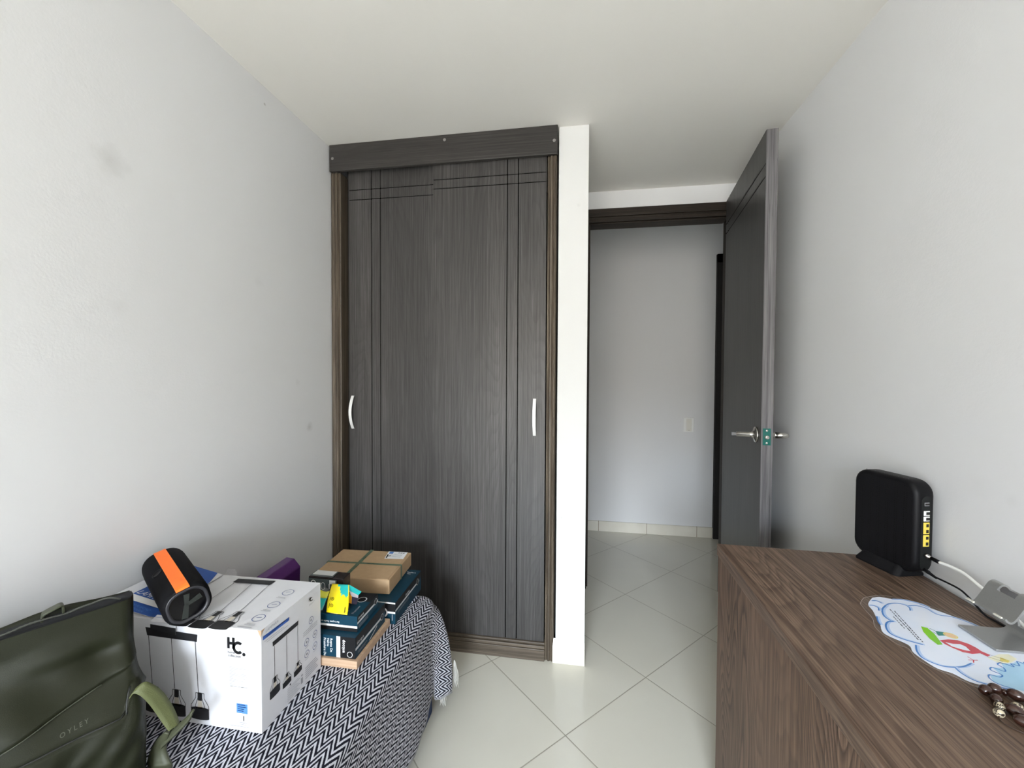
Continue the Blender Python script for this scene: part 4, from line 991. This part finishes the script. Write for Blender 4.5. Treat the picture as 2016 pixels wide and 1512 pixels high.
m.poly2d(LU2, [(-.7040, 1.4640), (-.7020, 1.4480), (-.6860, 1.4495), (-.6885, 1.4655)], ix('midblue') )
m.strip2d(LU2, [(-.7010, 1.4420), (-.6950, 1.4130)], .0050, ix('ink')); m.strip2d(LU2, [(-.6960, 1.4270), (-.6865, 1.4330)], .0045, ix('ink'))
for k in range(3): m.rect2d(LU2, -.668 + k * .009, 1.456, -.661 + k * .009, 1.463, ix('grey'))
for k in range(4): m.rect2d(LU2, -.678, 1.448 - k * .008, -.645, 1.4495 - k * .008, ix('lgrey'))
m.build('address_label', mats(plain('white_paper_label', (.80, .81, .83), .5)), pl)

# black box with a clear window, between yellow wrapper and parcel
kb = thing('window_box', 'small black box with a clear plastic window beside the parcel', 'box', (-.74, 1.15, .5465))
m = MB(); x0, x1, y0, y1, z0, z1 = -.806, -.692, 1.1245, 1.1655, .5475, .6060
m.box((x0, y0, z0), (x1, y1, z1)); 
FU = lambda u, v: V(u, y0 - .0012, v); TU = lambda u, v: V(u, v, z1 + .0012)
m.build('box_body', plain('black_gloss_carton', (.014, .010, .011), .25), kb, bevel=.0015)
m = MB(); m.rect2d(FU, x0 + .001, z0 + .004, -.712, z1 - .004, 0); m.rect2d(TU, x0 + .004, y0 + .002, -.728, y1 - .003, 0); m.build('clear_window', [plain('smoky_clear_film', (.06, .075, .08), .08, spec=.8)], kb)
m = MB(); F2 = lambda u, v: V(u, y0 - .0016, v); T2 = lambda u, v: V(u, v, z1 + .0017)
m.ring2d(F2, (-.789, .5885), .0070, .0022, 0); m.rect2d(F2, -.7930, .580, -.785, .5835, 0)
m.text2d(F2, '1', (-.742, .573), .022, 0, bold=.006); m.ring2d(F2, (-.757, .580), .0065, .0012, 0, ry=.011); m.rect2d(F2, -.736, .588, -.716, .600, 1)
m.poly2d(T2, [(x0 + .006, y0 + .010), (-.733, y0 + .010), (-.733, y1 - .004), (x0 + .006, y1 - .004)], 1)
m.build('box_print', [INK['white'], INK['silver']], kb)

# folded yellow wrapper
yw_ = thing('yellow_wrapper', 'folded yellow and turquoise printed wrapper standing on the upper box', 'wrapper', (-.66, 1.06, .5465))
yel = [plain('yellow_print', (.86, .68, .006), .35), INK['teal'], plain('wrapper_back', (.62, .46, .10), .5), INK['ink'], INK['orange'], plain('foil_white', (.72, .66, .70), .3), plain('black_print_band', (.03, .022, .04), .4)]
Bl, Br, Tr, Tl, Ml, Mr = V(-.6975, 1.0500, .5480), V(-.6320, 1.0470, .5478), V(-.6660, 1.1145, .5965), V(-.7215, 1.1160, .5940), V(-.7080, 1.0690, .5660), V(-.6450, 1.0760, .5640)
rows = []; NSx = 14
def wl(t): return (Bl * (1 - t) ** 2 + (Ml + V(-.002, 0, .006)) * 2 * t * (1 - t) + Tl * t * t)
def wr(t): return (Br * (1 - t) ** 2 + (Mr + V(.004, 0, .006)) * 2 * t * (1 - t) + Tr * t * t)
def WF(s, t):
    p = wl(t).lerp(wr(t), s); return p + V(0, -.006, .004) * math.sin(math.pi * s) * (.4 + .6 * t * (1 - t) * 4)
m = MB()
N1, N2 = 20, 24
idv = [[m.vert(WF(i / N1, j / N2)) for i in range(N1 + 1)] for j in range(N2 + 1)]
random.seed(2)
for j in range(N2):
    for i in range(N1):
        s, t = (i + .5) / N1, (j + .5) / N2
        edge = .93 - .30 * sm((s - .42) / .35) + .05 * math.sin(s * 27) + .03 * math.sin(s * 61)
        col = 1 if (s > .40 and t > edge and s < .97) else 0
        m.face((idv[j][i], idv[j][i + 1], idv[j + 1][i + 1], idv[j + 1][i]), col, True)
WP = lambda u, v: WF(u, v) + V(.0, -.0012, .0010)
for c in ((.27, .50), (.27, .27)):
    m.ring2d(WP, c, .075, .014, 3, 18, ry=.05); m.strip2d(WP, [(c[0] - .02, c[1]), (c[0] + .03, c[1] + .01)], .02, 3)
m.strip2d(WP, [(.14, .18), (.14, .34)], .012, 3); m.strip2d(WP, [(.14, .44), (.14, .56)], .012, 3)
m.text2d(WP, 'Filamento', (.90, .06), .085, 3, rot=math.pi / 2, sx=.62)
# back flap over the ridge, dropping towards the right
Ra, Rb = V(-.6320, 1.130, .5640), V(-.6420, 1.108, .5530)
m.poly([Tr, V(-.6360, 1.132, .5690), V(-.6400, 1.118, .5640), V(-.6640, 1.104, .5850)], 1)
m.poly([V(-.6650, 1.108, .5870), V(-.6400, 1.120, .5650), V(-.6360, 1.112, .5600), V(-.6480, 1.098, .5720)], 5)
m.poly([V(-.6640, 1.104, .5820), V(-.6480, 1.098, .5720), V(-.6440, 1.090, .5545), V(-.6600, 1.092, .5580)], 4)
m.poly([V(-.6480, 1.098, .5720), V(-.6360, 1.112, .5600), V(-.6340, 1.100, .5478), V(-.6440, 1.090, .5545)], 6)
m.poly([Tl, Tr, V(-.664, 1.119, .560), V(-.718, 1.121, .560)], 2)
m.build('wrapper_sheet', yel, yw_, solid=.0006)
m = MB(); m.poly([V(-.684, 1.049, .5476), V(-.664, 1.0475, .5476), V(-.640, 1.0575, .5476), V(-.640, 1.068, .5476), V(-.684, 1.066, .5478)]); m.build('cream_leaflet', plain('cream_paper', (.74, .62, .42), .6), yw_, solid=.0005)
# clear pouch left of the wrapper with a printed sachet in it
cp = thing('clear_pouch', 'clear plastic pouch with a turquoise sachet, squeezed beside the lamp box', 'pouch', (-.74, 1.08, .5465))
rows = []
for j in range(9):
    t = j / 8; rows.append([V(lerp(-.790, -.712, i / 8), 1.052 + .062 * t + .003 * math.sin(i * 2.1), .5485 + .040 * math.sin(t * math.pi * .62) * (.75 + .25 * math.sin(i * 1.3 + j))) for i in range(9)])
m = MB(); m.grid(rows); m.build('film', M['clear'], cp)
m = MB(); rows = [[V(lerp(-.775, -.7145, i / 6), 1.056 + .035 * j / 8 , .5488 + .042 * j / 8 * (.9 + .1 * math.sin(i))) for i in range(7)] for j in range(9)]
m.grid(rows[:6]); m.grid([r for r in rows[5:]], 1); m.build('sachet', [INK['teal'], plain('lime_print', (.62, .60, .05), .4)], cp, solid=.001)

# ------------------------------------------------------------------ backpack
bp = thing('backpack', 'olive green backpack leaning at the left end of the bench', 'backpack', (-.95, .6, ZT))
Nn = V(.88, -.47, 0); Dd = V(.47, .88, 0)
def BP(a, n_, z):
    q = Nn * n_ + Dd * (.2 - a)
    return V(max(q.x, XL + .004), q.y, z)
n = NT('olive_nylon'); nz = n.noise(n.obj(), 700, 2)
n.set(Base_Color=n.mix(nz, (.0095, .0108, .0047), (.0135, .0152, .0068)), Roughness=.45, Specular_IOR_Level=.26)
n.bump(n.math('ADD', n.noise(n.obj(), 900, 1), n.math('MULTIPLY', n.noise(n.obj(), 16, 2), 3)), .12, .002); M['olive'] = n.mat
M['web'] = plain('olive_webbing', (.078, .088, .030), .55, bump=.4, bscale=900)
M['pad'] = plain('olive_pad', (.040, .044, .022), .6)
BA = .40
def seam(a): return .648 - .25 * a
def pock(a): return .575 + .040 * sm((.036 - a) / .014)
def nfront(a, z):
    base = [(.43, -1.052), (.47, -1.044), (.53, -1.040), (.575, -1.046), (.605, -1.066), (.64, -1.094), (.68, -1.116), (.72, -1.124), (.766, -1.124)]
    for (z0, n0), (z1, n1) in zip(base, base[1:]):
        if z <= z1: v = lerp(n0, n1, (z - z0) / (z1 - z0)); break
    else: v = base[-1][1]
    G = lambda ca, cz, sa, sz, h: h * math.exp(-((a - ca) / sa) ** 2 - ((z - cz) / sz) ** 2)
    v += G(.055, .672, .032, .022, -.013) + G(.165, .628, .035, .028, .012) + G(.10, .705, .06, .018, .007) + G(.015, .645, .03, .015, .010) + G(.13, .66, .03, .02, -.006)
    v += G(.21, .70, .05, .03, -.010) + G(.05, .53, .03, .05, .006) + G(.10, .49, .03, .06, -.006) + G(.15, .54, .03, .04, .005)
    if z < .6: v += .0025 * math.sin((a * 1.0 + (z - .5) * .8) * 120) * (1 - sm((z - .53) / .05))
    return v
def nback(z): return lerp(-1.255, -1.158, sm((z - .43) / .33))
# z rows following seam and pocket line
def zrow(k, a):
    """k in 0..1 down from the rim"""
    zt = .764 - .004 * math.sin(a * 40) * 0
    kk = [(0, zt), (.42, seam(a) + .0012), (.43, seam(a) - .0012), (.60, pock(a) + .0014), (.615, pock(a) - .0014), (1, .4215)]
    for (k0, z0), (k1, z1) in zip(kk, kk[1:]):
        if k <= k1: return lerp(z0, z1, (k - k0) / (k1 - k0))
    return kk[-1][1]
KS = [i / 28 * .42 for i in range(29)] + [.43 + i / 8 * .17 for i in range(9)] + [.615 + i / 22 * .385 for i in range(23)]
NA = 56
def fr_off(k): return .0055 if k <= .42 else (0.0 if k <= .60 else .0065)
rows = []
for k in KS:
    r_ = []
    for i in range(NA + 1):
        a = BA * i / NA; z = zrow(k, a)
        edge = 1 - math.sqrt(max(0, 1 - (1 - min(1, a / .022)) ** 2))
        thick = nfront(a, z) - nback(z)
        nn = nfront(a, z) + fr_off(k) - edge * min(.030, thick * .5)
        aa = a
        if z < .60: aa = a - 0
        else: aa = a + .004 * sm((z - .60) / .05) - .012 * math.exp(-((z - .588) / .020) ** 2) * (1 - min(1, a / .05))
        r_.append(BP(aa, nn, z))
    zb_ = zrow(k, 0)
    # far (right) side, back and near side
    for q in (.25, .5, .75): pass
    back = []
    for i in range(13):
        a = BA * (1 - i / 12); z = zrow(k, a); back.append(BP(a + (.004 if i == 12 else 0), nback(z) + .004, z))
    rows.append(r_ + back)
m = MB(); ids = m.grid(rows, 0, True, True)
m.face(ids[-1])
# inner lining going down from the rim
rim = rows[0]; cen = sum(rim, V(0, 0, 0)) / len(rim)
inn = []
for dz, s in ((.0, .0), (.003, .004), (.012, .010), (.05, .014)):
    rr = []
    for j, p in enumerate(rim):
        if j <= NA: rr.append(p - Nn * min(s, .012) + V(0, 0, -dz + (.002 if dz == 0 else 0)))
        else: rr.append(p + Nn * min(s, .010) + V(0, 0, -dz + (.002 if dz == 0 else 0)))
    inn.append(rr)
m.grid(inn, 1, True, True); i0 = len(m.v) - len(rim); m.face([i0 + j for j in range(len(rim))][::-1], 1)
m.build('bag_body', [M['olive'], plain('black_lining', (.008, .008, .009), .8)], bp)
# zipper coil along the mouth
pts = [BP(a, -1.131 - .006 * math.sin(a * 20), z) for a, z in ((.30, .768), (.24, .769), (.18, .768), (.146, .7715), (.12, .770), (.099, .768), (.08, .771), (.065, .772), (.05, .774), (.040, .773), (.030, .768), (.024, .764))]
m = MB(); pp = catmull(pts, 10)
m.tube(pp, [.0016 + .0007 * (i % 2) for i in range(len(pp))], seg=8); m.build('zipper', plain('dark_zip_teeth', (.045, .047, .040), .4), bp)
# back panel rising behind the mouth, and the grab handle
m = MB(); rows = []
for i in range(25):
    a = lerp(.40, .005, i / 24); h = .762 + .012 * math.exp(-((a - .115) / .06) ** 2) + .002
    rows.append([BP(a, -1.162, .70), BP(a, -1.158, h - .004), BP(a, -1.163, h), BP(a, -1.170, h - .004), BP(a, -1.176, .70)])
m.grid(rows, 0, True); m.build('back_panel', M['olive'], bp)
m = MB(); hp = [(.129, -1.160, .750), (.128, -1.157, .765), (.1265, -1.155, .7725), (.121, -1.154, .7760), (.112, -1.154, .7790), (.105, -1.155, .7805), (.1015, -1.157, .777), (.1005, -1.160, .762)]
ce = catmull([BP(*q) for q in hp], 6); rows = []
for i, p in enumerate(ce):
    t = (ce[min(i + 1, len(ce) - 1)] - ce[max(i - 1, 0)]).normalized(); s_ = Nn; u_ = t.cross(s_).normalized()
    rows.append([p - s_ * .009 - u_ * .002, p + s_ * .009 - u_ * .002, p + s_ * .009 + u_ * .002, p - s_ * .009 + u_ * .002])
ids = m.grid(rows, 0, False, True); m.face(ids[0][::-1]); m.face(ids[-1]); m.build('grab_handle', plain('olive_handle', (.050, .054, .034), .4), bp, bevel=.0012)
# seam piping, pocket zip
def fline(zf, a0, a1, off_, nseg=40): return [BP(a, nfront(a, zf(a)) + off_, zf(a)) for a in [lerp(a0, a1, i / nseg) for i in range(nseg + 1)]]
m = MB(); m.tube(fline(lambda a: seam(a) - .0004, .36, .060, .0050), .0011, seg=6); m.build('seam_piping', plain('pale_olive_edge', (.050, .053, .036), .45), bp)
m = MB(); m.tube(fline(lambda a: pock(a) + .0004, .36, .0325, .0030), .0018, seg=6)
m.tube([BP(a, nfront(a, z) + .004, z) for a, z in ((.0325, .577), (.031, .585), (.029, .595), (.026, .605), (.022, .613))], .0020, seg=6); m.build('pocket_zip', plain('black_zip', (.010, .011, .009), .5), bp)
TXT = lambda u, v: BP(.117 - u, nfront(.117 - u, .586 + v + .10 * u) + .0012, .5845 + v + .11 * u)
m = MB(); m.text2d(TXT, 'O Y L E Y', (0, 0), .0095, 0, bold=.004, sx=.92); m.build('lettering', plain('raised_lettering', (.070, .074, .055), .4), bp)
# webbing strap looping out to the right and down
def ribbon(name, cl, w, mat, wd_=None, t=.0016):
    c = catmull(cl, 10); ws = catmull(w, 10); m = MB(); rows = []
    for i, p in enumerate(c):
        tt = (c[min(i + 1, len(c) - 1)] - c[max(i - 1, 0)]).normalized(); s_ = ws[i].normalized(); u_ = tt.cross(s_).normalized(); h = wd_ or .0125
        rows.append([p - s_ * h - u_ * t, p + s_ * h - u_ * t, p + s_ * h + u_ * t, p - s_ * h + u_ * t])
    ids = m.grid(rows, 0, False, True); m.face(ids[0][::-1]); m.face(ids[-1]); return m.build(name, mat, bp)
def band(name, A_, B_, mat, t):
    a = catmull(A_, 8); b = catmull(B_, 8); k = min(len(a), len(b)); m = MB()
    m.grid([[a[i].lerp(b[i], q / 3) for q in range(4)] for i in range(k)], 0, True); return m.build(name, mat, bp, solid=t)
band('webbing_strap', [(-.8435, .6589, .6113), (-.8324, .6671, .6186), (-.8239, .6765, .6065), (-.8170, .6874, .5856), (-.8107, .6971, .5579), (-.8019, .7007, .5340), (-.7951, .7028, .5099)],
     [(-.8468, .6485, .5970), (-.8392, .6500, .6068), (-.8296, .6552, .6000), (-.8225, .6642, .5786), (-.8157, .6728, .5522), (-.8079, .6788, .5287), (-.7996, .6837, .5092)], M['web'], .0018)
band('strap_tab', [(-.7682, .710, .5371), (-.7765, .706, .5270), (-.802, .700, .5030), (-.8290, .694, .4780)], [(-.7695, .703, .5345), (-.7720, .700, .5190), (-.797, .694, .4920), (-.8235, .688, .4660)], M['pad'], .005)
band('shoulder_strap', [(-.8155, .690, .5013), (-.8338, .689, .4829), (-.8464, .687, .460), (-.8500, .684, .4400), (-.8440, .680, .4290), (-.826, .650, .4275), (-.805, .600, .4270), (-.790, .540, .4265)],
     [(-.8071, .692, .4983), (-.8159, .694, .4751), (-.8197, .695, .4580), (-.8120, .694, .4420), (-.7980, .688, .4300), (-.780, .650, .4275), (-.760, .600, .4270), (-.745, .540, .4265)], M['pad'], .005)

# ------------------------------------------------------------------ light
wrd = bpy.data.worlds.new('daylight'); S.world = wrd; wrd.use_nodes = True
t = wrd.node_tree; t.nodes.clear()
o = t.nodes.new('ShaderNodeOutputWorld'); b = t.nodes.new('ShaderNodeBackground'); tc = t.nodes.new('ShaderNodeTexCoord'); sx = t.nodes.new('ShaderNodeSeparateXYZ'); cr = t.nodes.new('ShaderNodeValToRGB')
mp = t.nodes.new('ShaderNodeMath'); mp.operation = 'MULTIPLY_ADD'; mp.inputs[1].default_value = .5; mp.inputs[2].default_value = .5
t.links.new(tc.outputs['Generated'], sx.inputs[0]); t.links.new(sx.outputs[2], mp.inputs[0]); t.links.new(mp.outputs[0], cr.inputs[0]); t.links.new(cr.outputs[0], b.inputs[0]); t.links.new(b.outputs[0], o.inputs[0])
e = cr.color_ramp.elements; e[0].position = .545; e[0].color = (.20, .185, .165, 1); e[1].position = .60; e[1].color = (.79, .89, 1.0, 1)
b.inputs[1].default_value = 20.0
ld = bpy.data.lights.new('window_daylight', 'AREA'); ld.shape = 'RECTANGLE'; ld.size = WX1 - WX0 - .04; ld.size_y = WZ1 - WZ0 - .04
ld.cycles.is_portal = True
lo = bpy.data.objects.new('window_daylight', ld); COL.objects.link(lo); lo.location = ((WX0 + WX1) / 2, YB - .03, (WZ0 + WZ1) / 2); lo.rotation_euler = (math.radians(90), 0, 0)

# ------------------------------------------------------------------ camera
cam = bpy.data.cameras.new('camera'); co = bpy.data.objects.new('camera', cam); COL.objects.link(co)
cam.sensor_width = 36; cam.lens = 805.19 / 2016 * 36; cam.clip_start = .02
r_ = Vector((.98754621, .15725291, .00489874)); u_ = Vector((-.00837454, .02144829, .99973488)); f_ = Vector((-.15710615, .98732542, -.0224981))
co.matrix_world = Matrix(((r_.x, u_.x, -f_.x, 0), (r_.y, u_.y, -f_.y, 0), (r_.z, u_.z, -f_.z, 1.2245), (0, 0, 0, 1)))
S.camera = co
S.view_settings.view_transform = 'Standard'; S.view_settings.look = 'None'; S.view_settings.gamma = 1; S.view_settings.use_curve_mapping = False
S.view_settings.exposure = 1.66
S.cycles.max_bounces = 14; S.cycles.diffuse_bounces = 10; S.cycles.glossy_bounces = 6; S.cycles.transparent_max_bounces = 16
